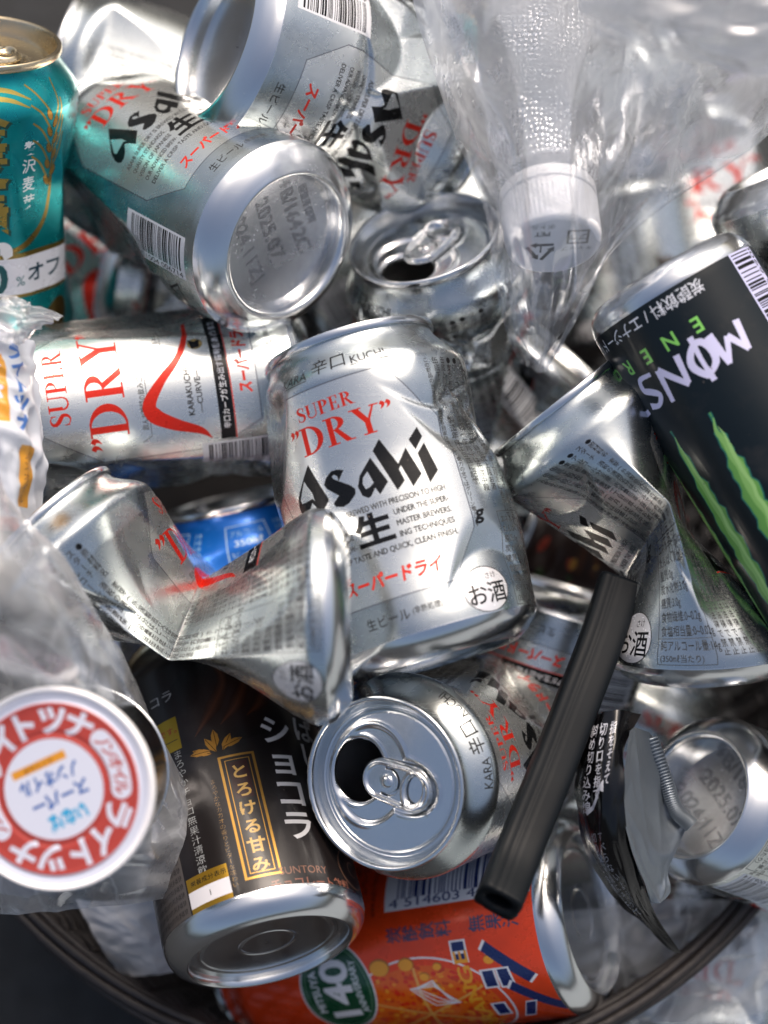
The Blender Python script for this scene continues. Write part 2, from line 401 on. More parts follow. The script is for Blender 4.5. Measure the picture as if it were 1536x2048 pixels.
def monster_label():
    Lw, Lh = 2*math.pi*28.5, 150.
    a = Art(Lw, Lh, 8, (0.055, 0.095, 0.115), 0.0)
    Wt = (.80, .80, .92); Gn = (.50, .78, .38)
    u = Lw/2
    # angular white word across the can
    def st(pts, wd, o): a.brush([(o[0]+x, o[1]+y) for x, y in pts], wd, Wt, n=24)
    base = 27
    L = {'M': [([(0, 0), (1.2, 10)], [2.4, 2.0]), ([(1, 10), (5, 3)], [1.8, 2.2]), ([(5, 3), (8.5, 11)], [2.0, 1.4]), ([(8.5, 11), (9.8, 0)], [1.8, 2.8])],
         'O': [([(5, 11), (1, 8), (0.6, 3), (3, 0), (6.5, 2), (8, 6), (5.5, 10.5), (4, 11)], [1.5, 2.4, 2.6, 2.2, 2.2, 2.6, 2, 1.4]), ([(4.4, 13), (4.6, 6), (4.2, -2.5)], [2, 1.4, 2])],
         'N': [([(0, 0), (1, 9.5)], [2.2, 1.8]), ([(1, 10), (8, 1)], [1.8, 2.4]), ([(8, 1), (9, 12)], [2.2, 1.6])],
         'S': [([(8, 9.5), (4, 10.5), (1.5, 8), (4, 5.8), (7, 4), (6, 0.6), (0.5, 0.8)], [2.4, 1.6, 2, 2.4, 2.2, 1.8, 1.4])],
         'T': [([(0, 10.5), (9.5, 11.5)], [1.8, 2.2]), ([(5, 11), (4.8, 0)], [2, 2.4])],
         'E': [([(1, 0), (1.5, 11)], [2.4, 2]), ([(1.5, 10.5), (7.5, 11)], [1.8, 1.4]), ([(1.5, 6), (6, 6)], [1.6, 1.4]), ([(1, .6), (8, .6)], [1.8, 2])],
         'R': [([(1, 0), (1.5, 11)], [2.4, 2]), ([(1.5, 11), (7, 9.5), (5, 6), (1.5, 5.4)], [1.8, 2, 1.8, 1.2]), ([(3, 5.5), (8.5, 0)], [1.6, 2.4])]}
    ox = u-36
    for ch in 'MONSTER':
        for pts, wd in L[ch]: st(pts, wd, (ox, base))
        ox += 10.6
    for i, ch in enumerate('ENERGY'):
        a.text(ch, u-25+i*9.6, 22.5, 7.0, col=Gn, bold=.02, wscale=.95)
    a.text('炭酸飲料 / エナジードリンク', u-4, 12.0, 5.2, col=(.86, .87, .90), bold=.01, fit=58)
    a.barcode(u-60, 3, u-46, 44, '4 897036 69001', vert=True, seed=12, bgc=(.76, .77, .90), tsize=3.2)
    # three torn claw marks
    rg = random.Random(4)
    for k, (cx, y0, y1, lean, wd) in enumerate(((u-14, 48, 120, 3, 7.6), (u+2, 46, 132, 1, 8.0), (u+17, 50, 118, -3, 7.4))):
        n = 34; Lp = []; Rp = []
        for i in range(n+1):
            t = i/n; yy = y0+(y1-y0)*t
            ww = wd*(math.sin(math.pi*min(1, t*1.02+.03))**.6)*(.45+.55*math.sin(math.pi*t))
            q_ = (i % 4)/4*1.5; q2 = ((i+2) % 5)/5*1.6; yy += rg.uniform(-.5, .5)
            Lp.append((cx+lean*t-ww*.5+q_+rg.uniform(-.35, .35), yy)); Rp.append((cx+lean*t+ww*.5-q2+rg.uniform(-.35, .35), yy))
        a.poly([(x-.5, y) for x, y in Lp]+[(x+.5, y) for x, y in Rp[::-1]], (.14, .42, .38), 0)
        a.poly(Lp+Rp[::-1], (.40, .62, .30), .0)
        mid = [((l[0]+r[0])/2-.12*(r[0]-l[0])+rg.uniform(-.3, .3), l[1]) for l, r in zip(Lp, Rp)]
        a.brush(mid[1:-1:2], [.4]+[wd*.34]*6+[.4], (.52, .72, .40), 0); a.brush([(x-.4, y) for x, y in mid[2:-2:2]], [.2]+[wd*.16]*6+[.2], (.60, .78, .48), 0)
    return a.image('black_drink_can_print')

def choco_label():
    a = Art(LW, LH, 9, (0.095, 0.078, 0.08), 0.0)
    Gd = (.66, .50, .24); u = 104; Wt = (.80, .80, .80)
    # poured chocolate near the top: many thin overlapping tones
    for i in range(26):
        t = i/25; c = (.06+.13*t, .045+.055*t, .045+.03*t)
        a.ellipse(u+2-3*t, 88+2*t, 32*(1-t)+7, 15*(1-t)+4, c, 0, rot=.35+.5*t)
    for k in range(3):
        for i in range(8):
            t = i/7; a.brush([(u-20+k*9, 72+k*2), (u-12+k*8, 82), (u-7+k*7, 93), (u-12+k*7, 103)], [.2, 5*(1-t)+.5, 3.4*(1-t)+.3, .2], (.17+.16*t, .085+.10*t, .055+.06*t), .15)
    a.vtext('香ばし', u+20, 88, 11, pitch=1.0, col=Wt, bold=.02)
    a.vtext('ショコラ', u+7, 76, 12.5, pitch=1.02, col=Wt, bold=.022)
    # gold framed tag with a sprig of leaves
    a.line([(u-14, 14), (u-3, 14), (u-3, 61), (u-14, 61)], .9, Gd, .8, closed=True); a.line([(u-12.4, 15.6), (u-4.6, 15.6), (u-4.6, 59.4), (u-12.4, 59.4)], .35, Gd, .8, closed=True)
    a.rect(u-11.6, 44, u-5.4, 58.6, (.18, .05, .05))
    a.vtext('とろける甘み', u-8.5, 58, 6.0, pitch=1.2, col=(.82, .66, .34), bold=.03)
    for i in range(6):
        t = math.radians((150, 115, 60, 175, 90, 20)[i]); cx, cy = u-15+(i % 3)*1.2+4.4*math.cos(t), 63+(i//3)*1.8+4.4*math.sin(t)
        L_ = 3.6; n_ = np.array([-math.sin(t), math.cos(t)]); d_ = np.array([math.cos(t), math.sin(t)]); c_ = np.array([cx, cy])
        a.poly([c_-d_*L_, c_-d_*1.2+n_*1.25, c_+d_*1.4+n_*1.1, c_+d_*L_, c_+d_*1.4-n_*1.1, c_-d_*1.2-n_*1.25], (.66, .48, .20), .8)
        a.line([c_-d_*L_, c_+d_*L_*.8], .22, (.25, .16, .06), .5)
    a.vtext('まろやかなカカオの香りとビターな味わい', u-17.5, 54, 2.1, pitch=1.05, col=(.55, .42, .22))
    a.vtext('まろやかチョコ無果汁清涼飲料', u-27, 70, 3.6, pitch=1.05, col=(.6, .62, .62))
    a.rect(u-34, 70, u-25, 83, (.62, .52, .12), .6); a.text('です。', u-29, 78, 3, col=(.6, .1, .05)); a.line([(u-33, 74), (u-26, 74)], .3, BLK)
    a.text('コラ', u-29, 92, 5, col=(.7, .7, .7))
    a.text('SUNTORY', u+5, 14.5, 4.0, col=(.48, .33, .26), fit=17, bold=.01)
    a.text('チョコレート飲料', u+8, 9.6, 4.6, col=(.50, .32, .26), fit=30, bold=.02)
    a.ellipse(u+28, 18, 8, 8, (.42, .30, .24), 0, ring=.6); a.text('C', u+28, 18, 9, col=(.42, .30, .24))
    a.rect(u-34, 7, u-19, 22, (.70, .55, .18), .8); a.rect(u-34, 11, u-19, 17, (.82, .82, .84)); a.text('1', u-26, 14, 3)
    a.text('栄養成分表示', u-26, 19.5, 2.2, fit=13)
    a.rect(u-62, 6, u-34.6, 34, (.34, .32, .31), .2)
    for i in range(8):
        a.text('品名清涼飲料水原材料名砂糖全粉乳カカオマス牛乳香料乳化剤', u-48, 8.5+i*3.1, 2.3, fit=25, col=(.06, .05, .05))
    return a.image('chocolate_can_print')

def orange_label():
    O = (0.90, 0.27, 0.09); a = Art(LW, LH, 9, O, 0.25); a.mottle(.03, 5)
    N = (.07, .14, .36); Wt = (.85, .86, .88); Yl = (.88, .60, .14); u = 104
    # orange slice inside a white ring
    a.ellipse(u-16, 55, 23, 27, Wt, 0, ring=.7)
    a.ellipse(u-16, 55, 20, 24, (.84, .36, .05))
    rg = random.Random(2)
    for i in range(420):
        r = math.sqrt(rg.random()); t = rg.random()*6.283
        a.ellipse(u-16+20*r*math.cos(t), 55+24*r*math.sin(t), rg.uniform(.3, 1.0), rg.uniform(.3, 1.1), rg.choice([(.80, .16, .04), (.88, .55, .12), (.74, .22, .05)]))
    for k in range(6):
        t = k*math.pi/3; a.line([(u-16, 55), (u-16+19*math.cos(t), 55+23*math.sin(t))], .8, (.86, .62, .3))
    for x, y, r in ((u+5, 66, 3.0), (u+5, 57, 2.3), (u+3, 47, 1.3), (u+0, 52, 1.5), (u-4, 49, 1.1), (u+3, 30, 1.6)):
        a.ellipse(x, y, r, r*1.15, (.62, .35, .08)); a.ellipse(x-.3, y+.2, r*.9, r*1.03, Yl)
    # blue white-edged brand strokes
    def bar(p):
        p = np.array(p, float); c = p.mean(0); a.poly(c+(p-c)*1.0+np.sign(p-c)*.7, Wt); a.poly(p, N)
    u -= 12
    bar([(u+19, 37), (u+22, 37), (u+22, 41), (u+19, 41)]); bar([(u+15.5, 37), (u+18, 37), (u+18, 41), (u+15.5, 41)])
    bar([(u+18, 32), (u+21, 30), (u+8, 17), (u+5, 20)])
    bar([(u+5, 30), (u+11, 30), (u+11, 33.5), (u+5, 33.5)]); bar([(u+4.6, 24.8), (u+11, 25.4), (u+11, 28.6), (u+4.6, 28.4)])
    bar([(u+3, 27), (u+6, 25), (u-9, 10), (u-12, 13)]); bar([(u-9, 31), (u-3, 31), (u-3, 34.5), (u-9, 34.5)]); bar([(u-12, 24), (u-4, 21), (u-4, 24), (u-12, 27)])
    u += 12
    a.text('ORANGE', u-13, 39, 6.2, col=Yl, bold=.02, fit=40)
    # square emblem lines
    for k in range(3):
        a.line([(u-12+k*1.6, 52-k), (u-4, 58-k), (u-4+k, 50), (u-12, 44+k)], .5, Wt, closed=True)
    # oval anniversary badge
    a.ellipse(u-1, 82, 17, 12.5, Wt); a.ellipse(u-1, 82, 16.4, 11.9, (.05, .27, .16)); a.ellipse(u-1, 82, 15.4, 10.9, (.5, .62, .5), ring=.25)
    a.text('MITSUYA', u-1, 89.4, 3.6, col=Wt, bold=.03, fit=16); a.text('140', u-1, 82, 13, col=Wt, bold=.03, fit=22); a.text('ANNIVERSARY', u-1, 75.2, 3.2, col=Wt, fit=20, bold=.02)
    a.vtext('炭酸飲料 無果汁', u+15, 62, 5.6, pitch=.98, col=(.22, .24, .38), bold=.015)
    a.barcode(u+23, 14, u+41, 62, '', vert=True, ink=N, seed=21, bgc=Wt, tsize=4)
    a.text('4 514603 448412', u+25.6, 38, 4.4, rot=-90, fit=45, col=N)
    for i, L in enumerate(('飲み終わったら', 'お問合せ先', '0120-328-124', '●ホームページ', 'www.asahiinryo.co.jp')):
        a.text(L, u+32, 80-i*3.4, 3.2, rot=0, fit=20, col=(.25, .05, .06))
    return a.image('orange_can_print')

def blue_label():
    a = Art(LW, LH, 6, (.08, .42, .80), .35)
    for k in range(6):
        u = 10+k*35
        a.line([(u, 92), (u+16, 92), (u+16, 111), (u, 111)], .5, (.7, .8, .9), closed=True)
        a.text('アルコール', u+8, 107, 3.4, col=(.8, .87, .92), fit=13); a.text('350㎖', u+8, 102, 4.4, col=(.8, .87, .92), bold=.02); a.text('ビール類', u+8, 96, 3.4, col=(.8, .87, .92))
        for r in range(5): a.text('原材料名 麦芽ホップ大麦', u+26, 109-r*3.2, 2.6, col=(.75, .83, .9), fit=14)
        a.text('生ビール', u+16, 62, 10, col=(.8, .85, .9), bold=.02)
    return a.image('blue_can_print')
def brown_label():
    a = Art(LW, LH, 6, (.10, .06, .05), .1); rg = random.Random(8)
    for i in range(150):
        x, y = rg.uniform(0, LW), rg.uniform(10, 112); c = rg.choice([(.42, .16, .12), (.48, .36, .16), (.2, .12, .08), (.5, .2, .22), (.12, .2, .1)])
        a.ellipse(x, y, rg.uniform(1, 5), rg.uniform(1, 4), c, .2, rot=rg.random()*3)
    for k in range(7):
        a.vtext('微糖コーヒー牛乳', 15+k*29, 100, 5, col=(.55, .25, .16), bold=.02)
    return a.image('brown_can_print')

def disc_label():                                         # round lid, 62 mm across
    a = Art(62, 62, 14, (.80, .82, .88), 0.0); R_ = (.66, .25, .22); Wt = (.80, .82, .88)
    c = 31
    a.ellipse(c, c, 26.5, 26.5, R_); a.ellipse(c, c, 15.5, 15.5, Wt)
    a.ellipse(c, c, 26.5, 26.5, (.78, .42, .40), ring=.3)
    def ringtext(word, a0, step, size, col, r=21, flip=False, bold=.05):
        for i, ch in enumerate(word):
            t = a0-step*i
            x, y = c+r*math.cos(math.radians(t)), c+r*math.sin(math.radians(t))
            a.text(ch, x, y, size, rot=t-90, col=col, bold=bold)
    ringtext('ライトツナ', 162, 23.5, 9.4, Wt)
    for k in range(-14, 15):
        t = math.radians(24+k*1.6); a.ellipse(c+21*math.cos(t), c+21*math.sin(t), 3.2, 3.2, Wt)
    ringtext('ノンオイル', 45, 10.5, 4.8, R_, bold=.03)
    ringtext('ライトツナ', -20, 24.0, 9.4, Wt)
    for k in range(-12, 13):
        t = math.radians(-160+k*1.5); a.ellipse(c+21*math.cos(t), c+21*math.sin(t), 3.2, 3.2, Wt)
    ringtext('ノンオイル', -142, 9.5, 4.8, R_, bold=.03)
    B = (.16, .34, .62)
    r0 = 25
    q = math.radians(r0)
    def at_(x, y): return (c+x*math.cos(q)-y*math.sin(q), c+x*math.sin(q)+y*math.cos(q))
    # centre words are the other way up
    a.line([at_(-9, 8.5), at_(6.5, 8.5)], 2.6, (.82, .56, .16)); 
    a.text('まぐろ油漬', *at_(-1.5, 8.5), 2.0, rot=r0+180, col=(.45, .28, .06))
    a.text('ノンオイル', *at_(0, 3.4), 5.2, rot=r0+180, col=B, bold=.04, fit=20)
    a.text('スーパー', *at_(1, -2.8), 5.4, rot=r0+180, col=B, bold=.04, fit=19)
    a.text('いなば', *at_(0.5, -9.4), 5.4, rot=r0+180, col=(.18, .60, .78), bold=.06, fit=13)
    return a.image('round_lid_print')
def dome_label():                                         # ink-jet code on the can base, 46 mm across
    a = Art(50, 50, 14, (.80, .81, .83), 1.0); a.mottle(.03, 2)
    def dots(body, x, y, size):
        E = text_mesh(body, -0.0)
        m = a.mask(np.stack([E[..., 0]*size+x, E[..., 1]*size+y], -1))
        if m is None: return
        sl, mk = m; yy, xx = np.nonzero(mk)
        gx = (xx//7); gy = (yy//7)
        for cx, cy in set(zip(gx.tolist(), gy.tolist())):
            X = (sl[1].start+cx*7+3)/a.ppm; Y = (sl[0].start+cy*7+3)/a.ppm
            a.ellipse(X, Y, .18, .18, (.18, .19, .21), .4)
    dots('+B/1642C', 8, 33, 7.2); dots('2025.07', 10, 23, 7.6); dots('2024.11ZJ', 7, 13, 7.2)
    dots('製造所固有', 14, 40, 3.2)
    return a.image('ink_jet_code_print')
def cap_label():
    a = Art(32, 32, 16, (.92, .92, .93), 0.0); K = (.08, .10, .12)
    for k in range(3):
        t = math.radians(90+120*k); s = math.radians(90+120*(k+1))
        p0 = np.array([20+5.4*math.cos(t), 18+5.4*math.sin(t)]); p1 = np.array([20+5.4*math.cos(s), 18+5.4*math.sin(s)])
        a.line([p0*.85+p1*.15, p0*.25+p1*.75], 1.2, K)
        d = (p1-p0)/np.linalg.norm(p1-p0); n = np.array([-d[1], d[0]]); e = p0*.12+p1*.88
        a.poly([e, e-d*2.2+n*1.3, e-d*2.2-n*1.3], K)
    a.text('1', 20, 17.6, 4.6, col=K); a.text('PET', 20, 10, 3.0, col=K, bold=.02)
    a.line([(6, 9), (12, 9), (12, 15), (6, 15)], .7, K, closed=True); a.text('プラ', 9, 12, 3.2, col=K, bold=.02); a.text('キャップ', 9, 17.6, 2.4, col=K); a.text('ボトル', 20, 6.4, 2.6, col=K)
    return a.image('bottle_cap_print')
def pouch_label():
    a = Art(40, 110, 11, (.028, .028, .034), 0.0); Wt = (.72, .73, .76)
    a.line([(0, 3), (0, 107)], 1.4, (.30, .31, .34), .3)
    for i, L in enumerate(('斜め切り込み線', '切り口を指で', '指をそえて')):
        a.vtext(L, 10+i*7, 106, 5.2, pitch=1.0, col=Wt, bold=.02)
    for i, L in enumerate(('斜め上にお開け下さい', '切り込み線にそって', 'すべらないように')):
        a.vtext(L, 7+i*5.4, 62, 4.2, pitch=1.02, col=(Wt if i < 1 else tuple(.8*x for x in Wt)), bold=.012)
    a.brush([(10, 70), (15, 73), (19, 79)], [2.0, 1.8, 1.2], Wt); a.poly([(21.5, 83), (17, 79.5), (22.5, 77.6)], Wt)
    return a.image('black_pouch_print')
def tuna_pack_label():
    a = Art(60, 100, 8, (.80, .82, .85), 0.0); B = (.30, .47, .74); G = (.82, .58, .20)
    a.vtext('ライトツナ', 44, 92, 10, pitch=1.0, col=B, bold=.05)
    a.rect(24, 46, 36, 84, G); a.vtext('スーパー', 30, 82, 8, col=(.8, .8, .9), bold=.05)
    a.vtext('ノンオイル', 16, 92, 9, col=(.30, .60, .62), bold=.04)
    a.rect(41, 10, 49, 36, G); a.vtext('ノンオイル', 45, 34, 4.4, col=(.45, .25, .1)); a.ellipse(12, 24, 12, 16, (.45, .66, .66)); a.rect(0, 0, 40, 6, (.6, .35, .32))
    return a.image('tuna_pack_print')

# ------------------------------------------------------------------ materials
def mat(name): 
    m = bpy.data.materials.new(name); m.use_nodes = True
    return m, m.node_tree, m.node_tree.nodes['Principled BSDF']
def noise_rough(nt, b, base, amp, scale, detail=3, coord='Object'):
    tc = nt.nodes.new('ShaderNodeTexCoord'); n = nt.nodes.new('ShaderNodeTexNoise')
    n.inputs['Scale'].default_value = scale; n.inputs['Detail'].default_value = detail
    nt.links.new(tc.outputs[coord], n.inputs['Vector'])
    mr = nt.nodes.new('ShaderNodeMapRange'); mr.inputs['To Min'].default_value = base-amp; mr.inputs['To Max'].default_value = base+amp
    nt.links.new(n.outputs['Fac'], mr.inputs['Value']); nt.links.new(mr.outputs[0], b.inputs['Roughness'])
    return n, tc
def bump(nt, b, src, strength, dist):
    bp = nt.nodes.new('ShaderNodeBump'); bp.inputs['Strength'].default_value = strength; bp.inputs['Distance'].default_value = dist
    nt.links.new(src, bp.inputs['Height']); nt.links.new(bp.outputs[0], b.inputs['Normal'])
    return bp
def grime(nt, b, src, amt=.5):
    """dried drips, specks and fine scuffs: dulls and darkens small irregular patches"""
    N = nt.nodes.new; Lk = nt.links.new
    tc = N('ShaderNodeTexCoord'); n1 = N('ShaderNodeTexNoise'); n1.inputs['Scale'].default_value = 38; n1.inputs['Detail'].default_value = 8; n1.inputs['Roughness'].default_value = .7; Lk(tc.outputs['Object'], n1.inputs[0])
    r1 = N('ShaderNodeMapRange'); r1.inputs['From Min'].default_value = .58; r1.inputs['From Max'].default_value = .74; r1.inputs['To Max'].default_value = .09; Lk(n1.outputs['Fac'], r1.inputs['Value'])
    v = N('ShaderNodeTexVoronoi'); v.inputs['Scale'].default_value = 230; Lk(tc.outputs['Object'], v.inputs[0])
    r2 = N('ShaderNodeMapRange'); r2.inputs['From Min'].default_value = .085; r2.inputs['From Max'].default_value = .04; r2.inputs['To Max'].default_value = .6; Lk(v.outputs['Distance'], r2.inputs['Value'])
    n3 = N('ShaderNodeTexNoise'); n3.inputs['Scale'].default_value = 60; Lk(tc.outputs['Object'], n3.inputs[0])
    r3 = N('ShaderNodeMapRange'); r3.inputs['From Min'].default_value = .60; r3.inputs['From Max'].default_value = .63; Lk(n3.outputs['Fac'], r3.inputs['Value'])
    m2 = N('ShaderNodeMath'); m2.operation = 'MULTIPLY'; Lk(r2.outputs[0], m2.inputs[0]); Lk(r3.outputs[0], m2.inputs[1])
    mx = N('ShaderNodeMath'); mx.operation = 'MAXIMUM'; Lk(r1.outputs[0], mx.inputs[0]); Lk(m2.outputs[0], mx.inputs[1])
    c = N('ShaderNodeMix'); c.data_type = 'RGBA'; Lk(mx.outputs[0], c.inputs[0]); c.inputs[7].default_value = (.16, .13, .11, 1)
    if hasattr(src, 'links'): Lk(src, c.inputs[6])
    else: c.inputs[6].default_value = src
    Lk(c.outputs[2], b.inputs['Base Color'])
    # scuffs raise the roughness along fine streaks
    mp = N('ShaderNodeMapping'); mp.inputs['Rotation'].default_value = (.5, .9, .3); mp.inputs['Scale'].default_value = (60, 900, 900); Lk(tc.outputs['Object'], mp.inputs[0])
    n4 = N('ShaderNodeTexNoise'); n4.inputs['Scale'].default_value = 1.0; n4.inputs['Detail'].default_value = 3; Lk(mp.outputs[0], n4.inputs[0])
    r4 = N('ShaderNodeMapRange'); r4.inputs['From Min'].default_value = .6; r4.inputs['From Max'].default_value = .8; r4.inputs['To Max'].default_value = .07; Lk(n4.outputs['Fac'], r4.inputs['Value'])
    if b.inputs['Roughness'].links:
        s0 = b.inputs['Roughness'].links[0].from_socket; ad = N('ShaderNodeMath'); ad.operation = 'ADD'
        Lk(s0, ad.inputs[0]); a2 = N('ShaderNodeMath'); a2.operation = 'ADD'; Lk(r4.outputs[0], a2.inputs[0]); Lk(r1.outputs[0], a2.inputs[1]); Lk(a2.outputs[0], ad.inputs[1]); Lk(ad.outputs[0], b.inputs['Roughness'])
def mat_metal(name, col=(.74, .75, .77), rough=.24, amp=.07, scale=120, bumpd=.0):
    m, nt, b = mat(name); b.inputs['Base Color'].default_value = (*col, 1); b.inputs['Metallic'].default_value = 1
    n, tc = noise_rough(nt, b, rough, amp, scale)
    grime(nt, b, (*col, 1))
    if bumpd: bump(nt, b, n.outputs['Fac'], .3, bumpd)
    return m
def mat_print(name, img, rough=.26, coat=0.0, inside=(.55, .56, .57)):
    m, nt, b = mat(name)
    t = nt.nodes.new('ShaderNodeTexImage'); t.image = img; t.interpolation = 'Cubic'
    nt.links.new(t.outputs['Color'], b.inputs['Base Color']); nt.links.new(t.outputs['Alpha'], b.inputs['Metallic'])
    n, tc = noise_rough(nt, b, rough, .05, 150)
    bump(nt, b, n.outputs['Fac'], .12, .0004)
    b.inputs['Specular IOR Level'].default_value = .35
    grime(nt, b, t.outputs['Color'])
    b.inputs['Coat Weight'].default_value = coat; b.inputs['Coat Roughness'].default_value = .12
    if inside:
        g = nt.nodes.new('ShaderNodeNewGeometry'); b2 = nt.nodes.new('ShaderNodeBsdfPrincipled'); mx = nt.nodes.new('ShaderNodeMixShader')
        b2.inputs['Base Color'].default_value = (*inside, 1); b2.inputs['Metallic'].default_value = 1; b2.inputs['Roughness'].default_value = .35
        nt.links.new(g.outputs['Backfacing'], mx.inputs[0]); nt.links.new(b.outputs[0], mx.inputs[1]); nt.links.new(b2.outputs[0], mx.inputs[2])
        nt.links.new(mx.outputs[0], nt.nodes['Material Output'].inputs[0])
    return m
def mat_plain(name, col, rough=.5, metal=0., scale=80, cvar=.15, bumpd=.0, bstr=.4, detail=5):
    m, nt, b = mat(name); n, tc = noise_rough(nt, b, rough, .08, scale, detail)
    r = nt.nodes.new('ShaderNodeMix'); r.data_type = 'RGBA'
    r.inputs[6].default_value = (*[c*(1-cvar) for c in col], 1); r.inputs[7].default_value = (*[min(1, c*(1+cvar)) for c in col], 1)
    nt.links.new(n.outputs['Fac'], r.inputs[0]); nt.links.new(r.outputs[2], b.inputs['Base Color'])
    b.inputs['Metallic'].default_value = metal
    if bumpd: bump(nt, b, n.outputs['Fac'], bstr, bumpd)
    return m
def mat_film(name, tint=(.93, .95, .98), white=.14, gloss=.5, rough=.12, bumpscale=90, bumpd=.0012, dots=False, crk=55, crd=.0011, crease=.26, fade=False):
    """thin clear plastic: mostly see-through, with sheen and a little milkiness"""
    m, nt, b = mat(name); nt.nodes.remove(b); N = nt.nodes.new; Lk = nt.links.new
    tr = N('ShaderNodeBsdfTransparent'); tr.inputs[0].default_value = (*tint, 1)
    gl = N('ShaderNodeBsdfGlossy'); gl.inputs['Roughness'].default_value = rough; gl.inputs['Color'].default_value = (.95, .96, 1, 1)
    df = N('ShaderNodeBsdfDiffuse'); df.inputs[0].default_value = (.84, .86, .87, 1)
    tl = N('ShaderNodeBsdfTranslucent'); tl.inputs[0].default_value = (.84, .86, .87, 1)
    a1 = N('ShaderNodeMixShader'); a1.inputs[0].default_value = .6; Lk(df.outputs[0], a1.inputs[1]); Lk(tl.outputs[0], a1.inputs[2])
    tc = N('ShaderNodeTexCoord'); n = N('ShaderNodeTexNoise'); n.inputs['Scale'].default_value = bumpscale; n.inputs['Detail'].default_value = 6; n.inputs['Distortion'].default_value = 1.2
    Lk(tc.outputs['Object'], n.inputs[0])
    bp0 = N('ShaderNodeBump'); bp0.inputs['Strength'].default_value = .7; bp0.inputs['Distance'].default_value = bumpd; Lk(n.outputs['Fac'], bp0.inputs['Height'])
    # fine straight-edged crinkles
    vm = N('ShaderNodeVectorMath'); vm.operation = 'MULTIPLY_ADD'; Lk(n.outputs['Color'], vm.inputs[0]); vm.inputs[1].default_value = (.012, .012, .012); Lk(tc.outputs['Object'], vm.inputs[2])
    vc = N('ShaderNodeTexVoronoi'); vc.feature = 'F1'; vc.inputs['Scale'].default_value = crk; Lk(vm.outputs[0], vc.inputs[0])
    bp = N('ShaderNodeBump'); bp.inputs['Strength'].default_value = .8; bp.inputs['Distance'].default_value = crd; Lk(vc.outputs['Distance'], bp.inputs['Height']); Lk(bp0.outputs[0], bp.inputs['Normal'])
    if dots:
        vo = N('ShaderNodeTexVoronoi'); vo.inputs['Scale'].default_value = 620; vo.inputs['Randomness'].default_value = .55; Lk(tc.outputs['Object'], vo.inputs[0])
        bp2 = N('ShaderNodeBump'); bp2.invert = True; bp2.inputs['Strength'].default_value = 1.0; bp2.inputs['Distance'].default_value = .0009; Lk(vo.outputs['Distance'], bp2.inputs['Height']); Lk(bp.outputs[0], bp2.inputs['Normal'])
        nn = bp2.outputs[0]
    else: nn = bp.outputs[0]
    Lk(nn, gl.inputs['Normal']); Lk(nn, df.inputs['Normal'])
    lw = N('ShaderNodeFresnel'); lw.inputs[0].default_value = 1.5; Lk(nn, lw.inputs['Normal'])
    mf = N('ShaderNodeMath'); mf.operation = 'MULTIPLY_ADD'; Lk(lw.outputs[0], mf.inputs[0]); mf.inputs[1].default_value = gloss*1.6; mf.inputs[2].default_value = gloss*.12; mf.use_clamp = True
    # milkiness varies with the noise
    mr = N('ShaderNodeMapRange'); mr.inputs['From Min'].default_value = .35; mr.inputs['From Max'].default_value = .7; mr.inputs['To Min'].default_value = white*.55; mr.inputs['To Max'].default_value = white*1.6
    Lk(n.outputs['Fac'], mr.inputs['Value'])
    if fade:      # the film stretched over the cap and tip is clearer than the gathered part
        ux = N('ShaderNodeSeparateXYZ'); Lk(tc.outputs['UV'], ux.inputs[0]); mf_ = N('ShaderNodeMapRange'); mf_.inputs['From Min'].default_value = .42; mf_.inputs['From Max'].default_value = .72; mf_.inputs['To Min'].default_value = .38; mf_.inputs['To Max'].default_value = 1.5
        Lk(ux.outputs[1], mf_.inputs['Value']); mm = N('ShaderNodeMath'); mm.operation = 'MULTIPLY'; Lk(mr.outputs[0], mm.inputs[0]); Lk(mf_.outputs[0], mm.inputs[1]); mr = mm
    # whitened crease lines, long in one direction
    mp = N('ShaderNodeMapping'); mp.inputs['Rotation'].default_value = (.2, .3, .5); mp.inputs['Scale'].default_value = (46, 13, 13); Lk(vm.outputs[0], mp.inputs[0])
    ve = N('ShaderNodeTexVoronoi'); ve.feature = 'DISTANCE_TO_EDGE'; ve.inputs['Scale'].default_value = 1.0; Lk(mp.outputs[0], ve.inputs[0])
    re = N('ShaderNodeMapRange'); re.inputs['From Min'].default_value = .035; re.inputs['From Max'].default_value = .0; re.inputs['To Max'].default_value = crease; Lk(ve.outputs['Distance'], re.inputs['Value'])
    sm_ = N('ShaderNodeMath'); sm_.operation = 'ADD'; sm_.use_clamp = True; Lk(mr.outputs[0], sm_.inputs[0]); Lk(re.outputs[0], sm_.inputs[1]); mr = sm_
    m1 = N('ShaderNodeMixShader'); Lk(mr.outputs[0], m1.inputs[0]); Lk(tr.outputs[0], m1.inputs[1]); Lk(a1.outputs[0], m1.inputs[2])
    m2 = N('ShaderNodeMixShader'); Lk(mf.outputs[0], m2.inputs[0]); Lk(m1.outputs[0], m2.inputs[1]); Lk(gl.outputs[0], m2.inputs[2])
    Lk(m2.outputs[0], nt.nodes['Material Output'].inputs[0])
    return m
MT = {}
MT['beer'] = mat_print('satin_silver_print', beer_label(), rough=.27)
MT['beer2'] = mat_print('satin_silver_print_plain', beer_label(1), rough=.27)
MT['teal'] = mat_print('teal_metallic_print', teal_label(), rough=.28, coat=.3)
MT['black'] = mat_print('black_gloss_print', monster_label(), rough=.34, coat=.25)
MT['black'].node_tree.nodes['Principled BSDF'].inputs['Specular IOR Level'].default_value = .22
MT['choco'] = mat_print('dark_brown_print', choco_label(), rough=.36, coat=.2)
MT['orange'] = mat_print('orange_gloss_print', orange_label(), rough=.28, coat=.6)
MT['blue'] = mat_print('blue_print', blue_label(), rough=.3, coat=.3)
MT['brown'] = mat_print('brown_pattern_print', brown_label(), rough=.35, coat=.2)
